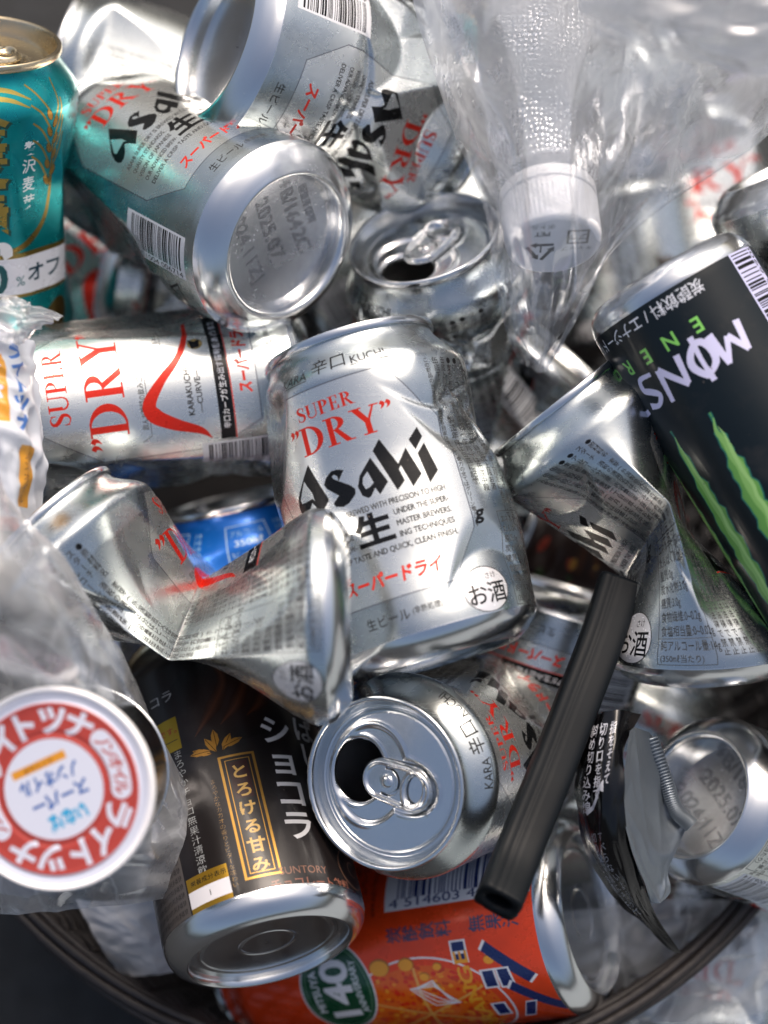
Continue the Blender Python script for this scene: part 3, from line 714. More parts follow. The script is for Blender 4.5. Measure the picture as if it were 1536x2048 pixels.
MT['lid'] = mat_metal('bare_aluminium', (.75, .77, .78), rough=.19, amp=.06)
MT['base'] = mat_metal('brushed_aluminium', (.77, .79, .80), rough=.20, amp=.06, scale=60)
MT['gold'] = mat_metal('pale_gold_aluminium', (.72, .60, .40), rough=.25)
MT['dome'] = mat_print('coded_aluminium', dome_label(), rough=.24, inside=None)
MT['disc'] = mat_print('printed_lid', disc_label(), rough=.4, coat=.2, inside=None)
MT['cap'] = mat_print('printed_cap_top', cap_label(), rough=.35, inside=None)
MT['pouch'] = mat_print('black_pouch_film', pouch_label(), rough=.25, coat=.3, inside=(.30, .32, .35))
MT['pack'] = mat_print('tuna_pack_film', tuna_pack_label(), rough=.4, coat=.2, inside=None)
MT['white'] = mat_plain('white_plastic', (.90, .90, .91), .32, cvar=.03)
MT['rubber'] = mat_plain('black_rubber', (.005, .007, .009), .5, cvar=.3, bumpd=.0003)
for k_ in ('rubber',): MT[k_].node_tree.nodes['Principled BSDF'].inputs['Specular IOR Level'].default_value = .16
MT['grey'] = mat_plain('grey_inner_film', (.17, .20, .23), .36, metal=.6, cvar=.06)
MT['film'] = mat_film('clear_bag_film', white=.34, gloss=.2, rough=.13, bumpd=.0003, bumpscale=50, crd=.0009, fade=True)
MT['filmthick'] = mat_film('milky_bag_film', white=.50, gloss=.24, rough=.22, bumpd=.0004, bumpscale=45)
MT['pet'] = mat_film('clear_bottle_plastic', white=.45, gloss=.4, rough=.16, bumpscale=30, bumpd=.0004, dots=True, crd=.0, crease=0)
MT['cane'] = mat_plain('dark_cane', (.022, .018, .017), .6, scale=220, cvar=.5, bumpd=.0008, bstr=.7)
MT['ground'] = mat_plain('asphalt', (.018, .020, .022), .9, scale=90, cvar=.8, bumpd=.003, bstr=.8)
MT['slab'] = mat_plain('concrete', (.25, .28, .29), .75, scale=140, cvar=.15, bumpd=.001)
MT['paper'] = mat_plain('white_card', (.62, .62, .62), .6, cvar=.06)

# ------------------------------------------------------------------ cans
def softplus(x, w):
    return w*np.logaddexp(0, x/w)
class Can:
    """a lathe profile put through dents (creased facets) and then along a chain of cross-sections"""
    def __init__(s, H=122., R=33., Rr=27., stations=None, dents=(), crumple=0, seed=1, crange=(0.1, .85), cth=(0, 360), cdepth=(.6, 2.4)):
        s.H, s.R, s.Rr = H, R, Rr; s.st = stations; s.dents = list(dents)
        rg = random.Random(seed)
        for _ in range(crumple):
            s.dents.append((rg.uniform(*cth), H*rg.uniform(*crange), rg.uniform(*cdepth), rg.uniform(8, 26), rg.uniform(-25, 25), rg.uniform(1.0, 1.9)))
        s.prep()
    def prep(s):
        z = np.arange(-20, s.H+20.01, .5); T = np.array([q[0] for q in s.st], float)
        out = []
        for k in range(1, 4):
            a = np.array([q[k] for q in s.st], float)
            v = np.empty((len(z), 3))
            for c in range(3):
                v[:, c] = np.interp(z, T, a[:, c])
                lo = z < T[0]; hi = z > T[-1]
                if k == 1:
                    v[lo, c] = a[0, c]+(z[lo]-T[0])*(a[1, c]-a[0, c])/(T[1]-T[0])
                    v[hi, c] = a[-1, c]+(z[hi]-T[-1])*(a[-1, c]-a[-2, c])/(T[-1]-T[-2])
            ker = np.exp(-.5*(np.arange(-12, 13)*.5/s.sm)**2) if hasattr(s, 'sm') else np.exp(-.5*(np.arange(-12, 13)*.5/2.0)**2)
            ker /= ker.sum()
            v = np.stack([np.convolve(np.pad(v[:, c], 12, mode='reflect', reflect_type='odd'), ker, 'valid') for c in range(3)], 1)
            out.append(v)
        s.z, s.C, s.U, s.V = z, *out
    def warp(s, p):
        p = p.copy(); H = s.H
        endm = smooth(9, 17, p[:, 2])*(1-smooth(H-15, H-7, p[:, 2]))
        for d in s.dents:
            th, z0, dep, Lz, tilt, k = d[:6]
            tt = d[6] if len(d) > 6 else 0.
            th = math.radians(th); er = np.array([math.cos(th), math.sin(th), 0]); et = np.array([-math.sin(th), math.cos(th), 0])
            n = unit(er + math.tan(math.radians(tilt))*np.array([0, 0, 1.]) + math.tan(math.radians(tt))*et)
            p0 = (s.R-dep)*er + np.array([0, 0, z0])
            q = (p-p0) @ n
            lim = (Lz-np.abs(p[:, 2]-z0))*max(.12, dep/Lz*1.6)
            sp = softplus(np.minimum(q, lim), .14)
            p -= (k*sp*endm)[:, None]*n
        z = p[:, 2]
        if getattr(s, 'lens', None):
            zf, phi, s1, s2 = s.lens; r = np.hypot(p[:, 0], p[:, 1]); psi = np.arctan2(p[:, 1], p[:, 0])+math.radians(phi)
            psi = (psi+math.pi) % (2*math.pi)-math.pi; ap = np.abs(psi)
            b = np.clip(1-np.where(z < zf, (zf-z)/s1, (z-zf)/s2), 0, 1)*.92
            cx = np.cos(psi)*(1-b)+(1-2*ap/math.pi)*b; sx = np.sin(psi)*(1-b)+np.sign(psi)*(1-np.abs(2*ap/math.pi-1))*b
            f_ = -math.radians(phi); p[:, 0] = r*(cx*math.cos(f_)-sx*math.sin(f_)); p[:, 1] = r*(cx*math.sin(f_)+sx*math.cos(f_))
        def I(a): return np.stack([np.interp(z, s.z, a[:, c]) for c in range(3)], 1)
        return I(s.C) + I(s.U)*(p[:, 0:1]/s.R) + I(s.V)*(p[:, 1:2]/s.R)
def frame_from(Pb, Pt, roll=0.):
    Pb, Pt = np.array(Pb, float), np.array(Pt, float); a = unit(Pt-Pb)
    mid = (Pb+Pt)/2; f = np.array([0, 0, D])-mid; f = unit(f-a*(f@a)); v = np.cross(a, f)
    return a, f, v
def lathe_pts(prof, nt):
    t = np.linspace(0, 2*math.pi, nt, endpoint=False)
    r = np.array([q[0] for q in prof])[:, None]; z = np.array([q[1] for q in prof])[:, None]
    return np.stack([r*np.cos(t), r*np.sin(t), z+0*t], -1).reshape(-1, 3)
def densify(prof, step):
    out = [prof[0]]
    for a, b in zip(prof[:-1], prof[1:]):
        n = max(1, int(math.hypot(b[0]-a[0], b[1]-a[1])/step))
        for i in range(1, n+1): out.append((a[0]+(b[0]-a[0])*i/n, a[1]+(b[1]-a[1])*i/n))
    return out
def rounded(prof, n=8):
    q = catmull(np.array(prof), len(prof)*n); return [tuple(x) for x in q]
def sdf_plate(sdf, x0, x1, y0, y1, step, hfun):
    """flat sheet cut to a signed-distance outline (positive inside), boundary snapped; hfun(x,y,sd) gives height"""
    xs = np.arange(x0, x1+step, step); ys = np.arange(y0, y1+step, step)
    X, Y = np.meshgrid(xs, ys); X = X.ravel().copy(); Y = Y.ravel().copy(); e = .02
    s_ = sdf(X, Y); near = (s_ < 0) & (s_ > -step*1.0)
    for _ in range(3):
        s1 = sdf(X, Y); gx = (sdf(X+e, Y)-s1)/e; gy = (sdf(X, Y+e)-s1)/e
        g = np.maximum(gx*gx+gy*gy, 1e-6)
        X = np.where(near, X-s1*gx/g, X); Y = np.where(near, Y-s1*gy/g, Y)
    keep = (s_ >= 0) | near
    F = grid_faces(len(ys), len(xs)); F = F[keep[F].all(1)]
    used = np.unique(F); mp = np.full(len(X), -1); mp[used] = np.arange(len(used))
    X, Y = X[used], Y[used]; F = mp[F]
    return X, Y, hfun(X, Y, sdf(X, Y)), F
def add_wall(V, F, drop):
    """skirt: boundary edges get a wall of `drop` below"""
    E = {}
    for f in F:
        for a, b in zip(f, np.roll(f, -1)): E[(a, b)] = 1
    be = [(a, b) for (a, b) in E if (b, a) not in E]
    n0 = len(V); ids = sorted({v for e in be for v in e}); mp = {v: n0+i for i, v in enumerate(ids)}
    V = np.vstack([V, V[ids]-np.array([0, 0, drop])])
    F = np.vstack([F, np.array([[b, a, mp[a], mp[b]] for a, b in be])])
    return V, F

def build_can(name, label, cat, group, Pb, Pt, roll=0., mats=('beer', 'lid', 'base'), lab_w=LW, lab_h=LH, R=33., Rr=27., stations=None, dents=(), crumple=0,
              seed=1, opened=True, lidroll=0., nt=300, dz=.8, dome_print=False, flat=False, deep=0., lens=None, domerot=0., voff=0., sm=2.0, H=None, ends=(True, True), squash=(1, 1), **kw):
    Pb = np.array(Pb, float); Pt = np.array(Pt, float)
    a, f, v = frame_from(Pb, Pt)
    if stations is not None and H is None: H = stations[-1][0]
    if stations is None:
        H = np.linalg.norm(Pt-Pb) if H is None else H
        st = [(0, Pb, f*R*squash[0], v*R*squash[1]), (H, Pb+(Pt-Pb), f*R*squash[0], v*R*squash[1])]
    else: st = stations
    c = Can.__new__(Can); c.sm = sm; c.lens = lens; c.__init__(H=H, R=R, Rr=Rr, stations=st, dents=dents, crumple=crumple, seed=seed, **kw)
    H = c.H
    root = thing(name, label, cat, W(c.warp(np.array([[0, 0, 0.]])))[0], group)
    def mk(nm, pts, faces, mt, uv=None, par=None):
        return link_mesh(nm, W(c.warp(pts)), faces, mt, par or root, uv=uv)
    k = R/33.
    # body
    zn = H-16
    prof = densify([(32.9*k, 8.2), (R, 10.5), (R, zn)], dz) + [(R-(R-Rr+.6)*float(smooth(0, 1, np.array(i/14.)))**1.05, zn+(H-3.0-zn)*i/14.) for i in range(1, 15)]
    pts = lathe_pts(prof, nt+1)          # duplicated seam column for the print
    n = len(prof); t = np.linspace(0, 2*math.pi, nt+1)
    rr = np.array([q[0] for q in prof])[:, None]; zz = np.array([q[1] for q in prof])[:, None]
    pts = np.stack([rr*np.cos(t), rr*np.sin(t), zz+0*t], -1).reshape(-1, 3)
    uu = (t/(2*math.pi)+(roll/lab_w))[None]+0*zz; vv = zz/H+0*t[None]+voff/lab_h
    F = grid_faces(n, nt+1)
    mk('body', pts, F, MT[mats[0]], uv=np.stack([uu, vv], -1).reshape(-1, 2))
    # base
    if ends[0]:
        dr_, dz_ = (25.4*k, 3.2) if flat else (21.9*k, 7.2+deep)
        pr = rounded([(25.4*k, 3.2), (25.7*k, 1.4), (26.6*k, .1), (27.8*k, .3), (29.8*k, 1.5), (31.9*k, 4.0), (32.8*k, 6.8), (32.9*k, 8.2)], 5) if flat else rounded([(21.9*k, 7.2+deep), (22.2*k, 4.2), (23.2*k, 1.0), (24.6*k, 0), (26.2*k, .7), (28.6*k, 2.4), (31.4*k, 5.2), (32.75*k, 7.6), (32.9*k, 8.2)], 5)
        mk('base', lathe_pts(pr, 160), grid_faces(len(pr), 160, True), MT[mats[2]])
        rd = np.linspace(.3, dr_, 70); pr = [(x, dz_+(.5 if flat else 3.2)*(1-(x/dr_)**2)+(.35*math.exp(-((x-9)/.35)**2)+.3*math.exp(-((x-22*k)/.5)**2) if flat else 0)) for x in rd]
        dp = lathe_pts(pr, 160); 
        dr = math.radians(domerot); uvd = np.stack([.5+(dp[:, 1]*math.cos(dr)+dp[:, 0]*math.sin(dr))/50, .5+(-dp[:, 1]*math.sin(dr)+dp[:, 0]*math.cos(dr))/50], 1)
        mk('dome', dp, grid_faces(len(pr), 160, True), MT['dome' if dome_print else mats[2]], uv=uvd)
    # lid end
    if ends[1]:
        q = Rr
        pr = rounded([(q-.6, H-3.0), (q+.2, H-2.7), (q+.55, H-1.6), (q+.35, H-.3), (q-.4, H), (q-1.1, H-.5), (q-1.6, H-2.2), (q-2.4, H-5.4), (q-3.1, H-6.6), (q-4., H-6.5), (q-4.5, H-5.4), (q-5.2, H-4.9)], 4)
        lid = mk('lid', lathe_pts(pr, 160), grid_faces(len(pr), 160, True), MT[mats[1]])
        lid['org'] = root['org']
        rp = q-5.2; kk = rp/21.8; lr = math.radians(lidroll)
        def mouth(x, y): return np.hypot(x/1.18, (y-11.4*kk))-8.5*kk     # negative inside
        def sdf(x, y):
            s1 = rp+.05-np.hypot(x, y)
            return np.minimum(s1, mouth(x, y)) if opened else s1
        def hf(x, y, sd):
            m = mouth(x, y)
            rec = np.minimum(np.hypot(x/1.25, (y-7*kk))-12.5*kk, 0*x+99)
            rec2 = np.hypot(x/.8, (y+6*kk))-11*kk
            rc = np.minimum(rec, rec2)
            h = -.75*(1-smooth(-.9, .5, rc)) + .28*np.exp(-((rc-.7)/.6)**2)
            h = h + .22*np.exp(-((m-1.3)/.5)**2) - (.9*np.exp(-np.maximum(m, 0)/.35) if opened else .4*np.exp(-(m/.3)**2))
            for bx, by in ((-6, -15), (-3.4, -16.5), (0, -17), (3.4, -16.5), (6, -15), (-4.6, -13.4), (4.6, -13.4)):
                h = h + .25*np.exp(-(((x-bx*kk)**2+(y-by*kk)**2)/.35))
            h = h + .5*np.exp(-((np.hypot(x, y-.5))/2.2)**4)
            return h*(1-smooth(rp-1.2, rp-.2, np.hypot(x, y)))
        X, Y, Z, F = sdf_plate(sdf, -rp-1, rp+1, -rp-1, rp+1, .42, hf)
        V = np.stack([X, Y, Z], 1)
        if opened: V, F = add_wall(V, F, .9)
        def rot(V, zoff):
            cx, sx = math.cos(lr), math.sin(lr)
            return np.stack([V[:, 0]*cx-V[:, 1]*sx, V[:, 0]*sx+V[:, 1]*cx, V[:, 2]+zoff], 1)
        mk('lid_panel', rot(V, H-4.9), F, MT[mats[1]], par=lid)
        # pull tab
        def tab_o(x, y):
            w_ = 7.6-.9*smooth(-12, 10, y)
            cy = np.clip(y, -8.2, 3.0); return w_-np.hypot(x, y-cy)
        def hole(x, y): return np.hypot(x/1.5, y+9.2)-3.0
        def webc(x, y): return np.abs(np.hypot(x, y-.6)-4.3)-.42+10*(y > 2.2)
        def ts(x, y): return np.minimum(np.minimum(tab_o(x, y), hole(x, y)), webc(x, y))
        def th(x, y, sd):
            o = tab_o(x, y); h_ = hole(x, y)
            z = 1.35*np.exp(-((o-1.1)/.85)**2) + .9*np.exp(-((h_-.8)/.7)**2)
            z = np.maximum(z, .25)
            z = z*smooth(-.02, .5, np.minimum(o, h_)) + .35*np.exp(-(np.hypot(x, y-.6)/2.0)**4)
            return z
        X, Y, Z, F = sdf_plate(ts, -9, 9, -18, 12, .3, th)
        V, F = add_wall(np.stack([X, Y, Z], 1), F, .5)
        V[:, 2] += .05*np.clip(V[:, 1]*-1, 0, 20)
        V[:, :2] *= kk*.98
        mk('pull_tab', rot(V, H-4.5), F, MT[mats[1]], par=lid)
        t2 = [(0.05, 1.25), (1.1, 1.2), (1.9, .9), (2.2, .3), (2.3, 0)]
        rv = lathe_pts([(x*kk, y) for x, y in t2], 24); rv[:, 1] += .5*kk
        mk('rivet', rot(rv, H-4.6), grid_faces(5, 24, True), MT[mats[1]], par=lid)
    return root, c
G_B = 'crushed silver beer cans heaped in the basket'

def endst(z, C, axis, R=33., sq=(1, 1)):
    a = unit(axis); C = np.array(C, float); f = np.array([0, 0, D])-C; f = unit(f-a*(f@a)); v = np.cross(a, f)
    return (z, C, f*R*sq[0], v*R*sq[1])
def folded(Cb, ab, Ct, at_, apex, E, phi, m, zf, H, R=33., w=9.):
    Cb, Ct, apex, E = (np.array(x, float) for x in (Cb, Ct, apex, E)); ab, at_ = unit(ab), unit(at_)
    Cf = apex-E; mv = unit(m)*w; p = math.radians(phi); c, s_ = math.cos(p), math.sin(p)
    U = E*c+mv*s_; V = -E*s_+mv*c
    s0 = endst(0, Cb, ab, R); s3 = endst(H, Ct, at_, R)
    return [s0, (13, Cb+ab*12, s0[2], s0[3]), (zf, Cf, U, V), (H-16, Ct-at_*14, s3[2], s3[3]), s3]

# ------------------------------------------------------------------ ground
def quad_sheet(name, x0, x1, y0, y1, z, m, n=2):
    xs = np.linspace(x0, x1, n); ys = np.linspace(y0, y1, n); X, Y = np.meshgrid(xs, ys)
    o = link_mesh(name, np.stack([X.ravel(), Y.ravel(), 0*X.ravel()+z], 1), grid_faces(n, n), m, origin=np.array([0, 0, 0.]))
    o['kind'] = 'structure'; return o
quad_sheet('ground', -60, 60, -60, 60, -0.03, MT['ground'])

# ------------------------------------------------------------------ cans, from the bottom of the heap up
def pt(px, py, d): return P(px, py, d)
def bulged(Pb, Pt):
    a, f, v = frame_from(Pb, Pt); L = np.linalg.norm(Pt-Pb); R = 34.8
    return [(z*L, Pb+a*L*z, f*R*sf, v*R*sv) for z, sf, sv in ((0, .97, .97), (.12, .97, .98), (.3, .9, 1.05), (.6, .88, 1.06), (.84, .97, 1.0), (1, 1, .98))]
# A upright can in the middle
build_can('beer_can', 'upright silver can in the middle of the heap, whole front panel showing, right side dented', 'beer can', G_B,
          pt(884, 1322, 10), pt(696, 694, -6), roll=60, seed=3, sm=2.5, stations=bulged(pt(884, 1322, 10), pt(696, 694, -6)),
          dents=[(90, 62, 2.6, 26, 10, 1.25), (52, 60, 1.5, 18, 14, 1.4), (60, 84, 1.4, 16, -10, 1.3), (-74, 84, 4, 22, 10, 1.3), (-62, 50, 1.5, 26, -6, 1.2), (20, 92, 1.0, 12, 8, 1.2), (40, 30, 1.4, 14, -10, 1.3)],
          crumple=3, cth=(45, 110), cdepth=(.4, .8), crange=(.3, .75))
# B base towards us
build_can('beer_can', 'silver can at the upper left with its round date-stamped base facing the viewer', 'beer can', G_B,
          pt(578, 492, 0), pt(205, 300, -66), roll=31, seed=11, dome_print=True, H=108,
          domerot=-125, dents=[(-62, 82, 9, 46, 8, 1.15), (-100, 60, 5, 30, -6, 1.2), (-10, 96, 3.0, 16, 14, 1.2), (58, 92, 2.5, 16, 10, 1.2)], crumple=2, cth=(-90, -30), crange=(.5, .8), cdepth=(1, 2))
# C crumpled can top centre
build_can('beer_can', 'crumpled silver can at the top centre with its hollow base turned left', 'beer can', G_B,
          pt(428, 76, -8), pt(898, 262, -62), roll=36, seed=21, H=112, squash=(.95, 1.08), 
          dents=[(6, 78, 4.5, 30, 10, 1.35), (44, 62, 3.0, 26, -12, 1.4), (-38, 70, 4.0, 26, -8, 1.35)], crumple=5, cth=(-80, 80), crange=(.45, .85), cdepth=(.8, 2))
# D far left back
build_can('beer_can', 'blurred silver can lying behind the rim of the teal can', 'beer can', G_B,
          pt(490, 275, -112), pt(110, 120, -100), roll=186, seed=31, dents=[(20, 60, 5, 30, 10, 1.3)], crumple=2, crange=(.3, .7))
# E teal can
build_can('beer_can', 'teal can with gold rim, gold barley ear and white band at the left edge', 'beer can', None,
          pt(-42, 730, -62), pt(-48, 78, -2), roll=48, mats=('teal', 'gold', 'base'), seed=41, lidroll=150, squash=(1, 1),
          voff=-8, dents=[(88, 58, 4.0, 36, 2, 1.1), (40, 60, 1.0, 34, 2, 1.1)])
# F can with its lid up, below C
build_can('beer_can', 'crushed silver can with ring pull and open mouth, left of the clear bag tip', 'beer can', G_B,
          pt(965, 900, -92), pt(846, 472, -30), roll=92, seed=51, lidroll=222, H=88, R=31.5, Rr=26, dents=[(0, 34, 11, 22, 16, 1.5), (50, 40, 10, 24, -12, 1.5), (-50, 30, 8, 20, 8, 1.4)],
          crumple=12, cth=(-80, 80), crange=(.15, .7), cdepth=(2, 6))
# G crushed can with barcode behind bag tip
build_can('beer_can', 'flattened silver can wedged under the tip of the clear bag over the bottle', 'beer can', G_B,
          pt(1120, 700, -88), pt(900, 950, -100), roll=120, seed=61, H=95, dents=[(0, 40, 13, 34, 8, 1.4), (-40, 60, 11, 28, -18, 1.5), (40, 52, 12, 24, 14, 1.5)],
          crumple=14, cth=(-90, 90), crange=(.15, .85), cdepth=(2, 6))
# I upside down can at right edge
build_can('beer_can', 'upside-down silver can at the right edge just above the tall black can', 'beer can', G_B,
          pt(1588, 322, -22), pt(1850, 950, -40), roll=112, seed=71)
# J dark silver can behind the bag
build_can('beer_can', 'shaded silver can deep between the white bottle cap and tall black can', 'beer can', G_B,
          pt(1420, 640, -158), pt(1370, 220, -156), roll=150, seed=73, dents=[(0, 60, 10, 30, 10, 1.2)], crumple=5)
build_can('beer_can', 'dim silver can wedged upright between the white bottle cap and the tall black can', 'beer can', G_B,
          pt(1290, 700, -150), pt(1215, 330, -146), roll=100, seed=75, crumple=4, cdepth=(1, 3))
# K black can
build_can('drink_can', 'tall slim black can with white angular lettering and green claw marks at the right edge', 'drink can', None,
          pt(1320, 546, 10), pt(1800, 1340, 18), roll=66, mats=('black', 'lid', 'lid'), lab_w=2*math.pi*28.5, R=28.5, Rr=24, flat=True, seed=81, H=150)
# L folded can right
aL = pt(1340, 1006, 30)
build_can('beer_can', 'sharply folded silver can under the tall black can, nutrition table below its crease', 'beer can', G_B,
          pt(1410, 1340, -6), pt(1115, 800, -8), roll=106, mats=('beer2', 'lid', 'base'), seed=91, sm=1.0, lens=(46, -4, 34, 52), H=116,
          stations=folded(pt(1410, 1345, -8), (-.06, .97, .1), pt(1118, 800, -8), (-.62, .78, -.02), aL, unit((-.05, .40, .90))*44, -4, (.85, .5, -.1), 46, 116, w=12),
          dents=[(-50, 74, 2.0, 18, 14, 1.3), (20, 24, 1.4, 12, 10, 1.3)])
# M can lying left
build_can('beer_can', 'silver can lying on its side at the left, large red lettering and curve running upwards', 'beer can', G_B,
          pt(612, 762, -46), pt(-24, 850, -26), roll=146, seed=101, squash=(.9, .93), dents=[(-72, 50, 5, 34, 4, 1.3), (-62, 90, 5, 20, 10, 1.3), (70, 56, 3, 30, -4, 1.2)], crumple=4, cth=(-100, -50), crange=(.3, .8))
# N folded can lower left
aN = pt(338, 1322, 26)
build_can('beer_can', 'silver can bent into a V left of centre, base ring overlapping the upright can', 'beer can', G_B,
          pt(700, 1230, 30), pt(85, 1045, 10), roll=101, mats=('beer2', 'lid', 'base'), seed=111, sm=.9, lens=(58, 18, 38, 36), H=118,
          stations=folded(pt(704, 1232, 34), (-.98, -.02, .0), pt(84, 1050, 12), (-.68, .72, -.05), aN, unit((-.14, -.30, .94))*44, 18, (.05, .93, .30), 58, 118, w=11),
          dents=[(20, 24, 1.4, 12, 10, 1.4), (-30, 88, 2, 16, -10, 1.4)], crumple=2, cth=(-60, 60), crange=(.7, .85), cdepth=(.8, 1.6))
# O blue can
build_can('drink_can', 'blue can peeking out between the V-shaped silver can and the upright can', 'drink can', None,
          pt(560, 1410, -72), pt(468, 998, -64), roll=16, mats=('blue', 'lid', 'base'), seed=121)
# P can with the lid facing us
build_can('beer_can', 'silver can below the centre, lid with open mouth and ring pull facing the viewer', 'beer can', G_B,
          pt(1010, 1478, -58), pt(766, 1568, 24), roll=48, seed=131, lidroll=55, H=104, dents=[(70, 60, 4, 26, 8, 1.3), (20, 40, 3, 20, -8, 1.3)], crumple=3, crange=(.2, .6))
# Q can behind the black tube
build_can('beer_can', 'shaded silver can with a sharp crease behind the black tube, red curve upside down', 'beer can', G_B,
          pt(1140, 1180, -60), pt(985, 1700, -66), roll=150, seed=141, H=104, dents=[(-10, 66, 6, 22, 14, 1.4), (-45, 76, 11, 24, -14, 1.4), (-55, 56, 9, 22, 12, 1.4)], crumple=4, cth=(-80, 0), crange=(.5, .85), cdepth=(2, 5))
# R2 brown patterned can deep
build_can('drink_can', 'dark brown patterned can deep in the heap under the folded can on the right', 'drink can', None,
          pt(1330, 1200, -125), pt(1010, 1060, -112), roll=30, mats=('brown', 'lid', 'base'), seed=145)
build_can('drink_can', 'dark brown can deep between the chocolate can and the V-shaped silver can', 'drink can', None,
          pt(560, 1640, -128), pt(640, 1290, -118), roll=80, mats=('brown', 'lid', 'base'), seed=147)
# S orange cans
build_can('drink_can', 'bright orange can lying across the bottom with its silver base to the right', 'drink can', None,
          pt(1184, 1826, -30), pt(495, 1925, -84), roll=117, flat=True, voff=6, mats=('orange', 'lid', 'lid'), seed=151)
build_can('drink_can', 'second orange can, almost hidden under the silver can with the open mouth', 'drink can', None,
          pt(1010, 1650, -112), pt(560, 1560, -122), roll=90, mats=('orange', 'lid', 'base'), seed=153)
# T chocolate can
build_can('drink_can', 'dark chocolate-brown can with white and gold vertical lettering and silver base', 'drink can', None,
          pt(540, 1906, 8), pt(405, 1320, -50), roll=92, mats=('choco', 'gold', 'lid'), flat=True, seed=161)
# W can at lower right, base open to us
build_can('beer_can', 'silver can at the lower right, hollow base ring facing left behind the black pouch', 'beer can', G_B,
          pt(1388, 1588, -10), pt(1745, 1725, -74), roll=90, deep=7, dome_print=True, domerot=60, seed=171, H=104, R=28.5, Rr=24, dents=[(30, 50, 3, 20, 8, 1.3)])
# X below it
build_can('beer_can', 'shaded silver can under the pouch tip, red lettering upside down', 'beer can', G_B,
          pt(1440, 1560, -120), pt(1400, 2120, -92), roll=48, seed=181, dents=[(0, 70, 5, 30, 6, 1.2)], crumple=4)
# fillers that close the dark gaps
build_can('beer_can', 'dim silver can low in the heap below the can with the date code', 'beer can', G_B, pt(200, 560, -112), pt(560, 620, -120), roll=140, seed=191, crumple=8, cdepth=(2, 6))
build_can('beer_can', 'dim silver can low in the heap under the V-shaped folded can', 'beer can', G_B, pt(160, 1300, -100), pt(560, 1180, -128), roll=150, seed=193, crumple=6)

build_can('beer_can', 'dim silver can low in the heap between the date-stamped base and the clear bag tip', 'beer can', G_B, pt(620, 640, -140), pt(1010, 420, -128), roll=10, seed=195, crumple=8, cdepth=(2, 5))
build_can('beer_can', 'dim silver can low in the heap below the teal can, above the sideways can', 'beer can', G_B, pt(330, 760, -125), pt(40, 420, -118), roll=140, seed=197, crumple=7, cdepth=(2, 5))
build_can('beer_can', 'dim silver can low in the heap behind the tilted white bottle cap', 'beer can', G_B, pt(1010, 330, -138), pt(1360, 140, -132), roll=20, seed=199, crumple=6, cdepth=(2, 5))
build_can('beer_can', 'dim silver can low in the heap right of the black tube', 'beer can', G_B, pt(1130, 1740, -128), pt(1320, 1330, -126), roll=140, seed=201, crumple=5, cdepth=(2, 5))
build_can('beer_can', 'dim silver can low in the heap at the left under the tub', 'beer can', G_B, pt(330, 1560, -140), pt(30, 1750, -118), roll=40, seed=203, crumple=5, cdepth=(2, 5))
# ------------------------------------------------------------------ black rubber tube
def tube_sweep(path, sect, n=80):
    path = catmull(np.array(path), n); T = np.gradient(path, axis=0); T /= np.linalg.norm(T, axis=1)[:, None]
    up = np.array([0, 0, 1.]); sd = np.cross(T, up); sd /= np.linalg.norm(sd, axis=1)[:, None]; u2 = np.cross(sd, T)
    sect = np.asarray(sect); m = len(sect)
    V = path[:, None, :] + sd[:, None, :]*sect[None, :, 0:1] + u2[:, None, :]*sect[None, :, 1:2]
    return V.reshape(-1, 3), m
def tube():
    # outer section: flattened square with a groove along it; the inner wall makes it hollow
    th = np.linspace(0, 2*math.pi, 64, endpoint=False)
    r = 6.5/np.maximum(np.abs(np.cos(th))**5+np.abs(np.sin(th))**5, 1e-6)**.2
    r = r*(1-.10*np.exp(-((th-1.15)/.10)**2)-.08*np.exp(-((th-5.2)/.12)**2)-.05*np.exp(-((th-1.45)/.06)**2))
    outer = np.stack([r*np.cos(th)*1.06, r*np.sin(th)*.82], 1)
    inner = np.stack([4.6*np.cos(th), 3.0*np.sin(th)+.6], 1)
    path = [pt(1240, 1162, 2), pt(1204, 1275, 8), pt(1153, 1410, 16), pt(1097, 1555, 24), pt(1035, 1708, 34), pt(996, 1806, 48)]
    Vo, m = tube_sweep(path, outer); Vi, _ = tube_sweep(path, inner)
    n = 80
    F1 = grid_faces(n, m, True); F2 = grid_faces(n, m, True)[:, ::-1]+n*m
    j = np.arange(m); j2 = (j+1) % m; e = (n-1)*m
    F3 = np.stack([e+j, e+j2, n*m+e+j2, n*m+e+j], 1); F4 = np.stack([j2, j, n*m+j, n*m+j2], 1)
    V = np.vstack([Vo, Vi])
    o = link_mesh('rubber_tube', W(V), np.vstack([F1, F2, F3, F4]), MT['rubber'])
    tag(o, 'matt black hollow rubber tube lying diagonally across the cans at the lower right', 'tube')
tube()

# ------------------------------------------------------------------ basket of dark cane
def wtube(pts, r, seg=8):
    """world-space round rod along points (metres)"""
    p = np.asarray(pts, float); T = np.gradient(p, axis=0); T /= np.linalg.norm(T, axis=1)[:, None]
    up = np.array([.13, .21, .97]); sd = np.cross(T, up); sd /= np.maximum(np.linalg.norm(sd, axis=1), 1e-6)[:, None]; u2 = np.cross(sd, T)
    a = np.linspace(0, 2*math.pi, seg, endpoint=False); r = np.broadcast_to(r, len(p))[:, None, None]
    V = p[:, None]+r*(np.cos(a)[None, :, None]*sd[:, None]+np.sin(a)[None, :, None]*u2[:, None])
    return V.reshape(-1, 3), grid_faces(len(p), seg, True)
BC = W(pt(770, 1022, 0)); BZ = 0.120; BR = 0.168       # rim centre, height and radius
bk = thing('cane_basket', 'dark round basket of thin cane rods holding the heap of cans', 'basket', np.array([BC[0], BC[1], -.02]))
def brad(z): return BR*(.86+.14*(z+.02)/(BZ+.02))
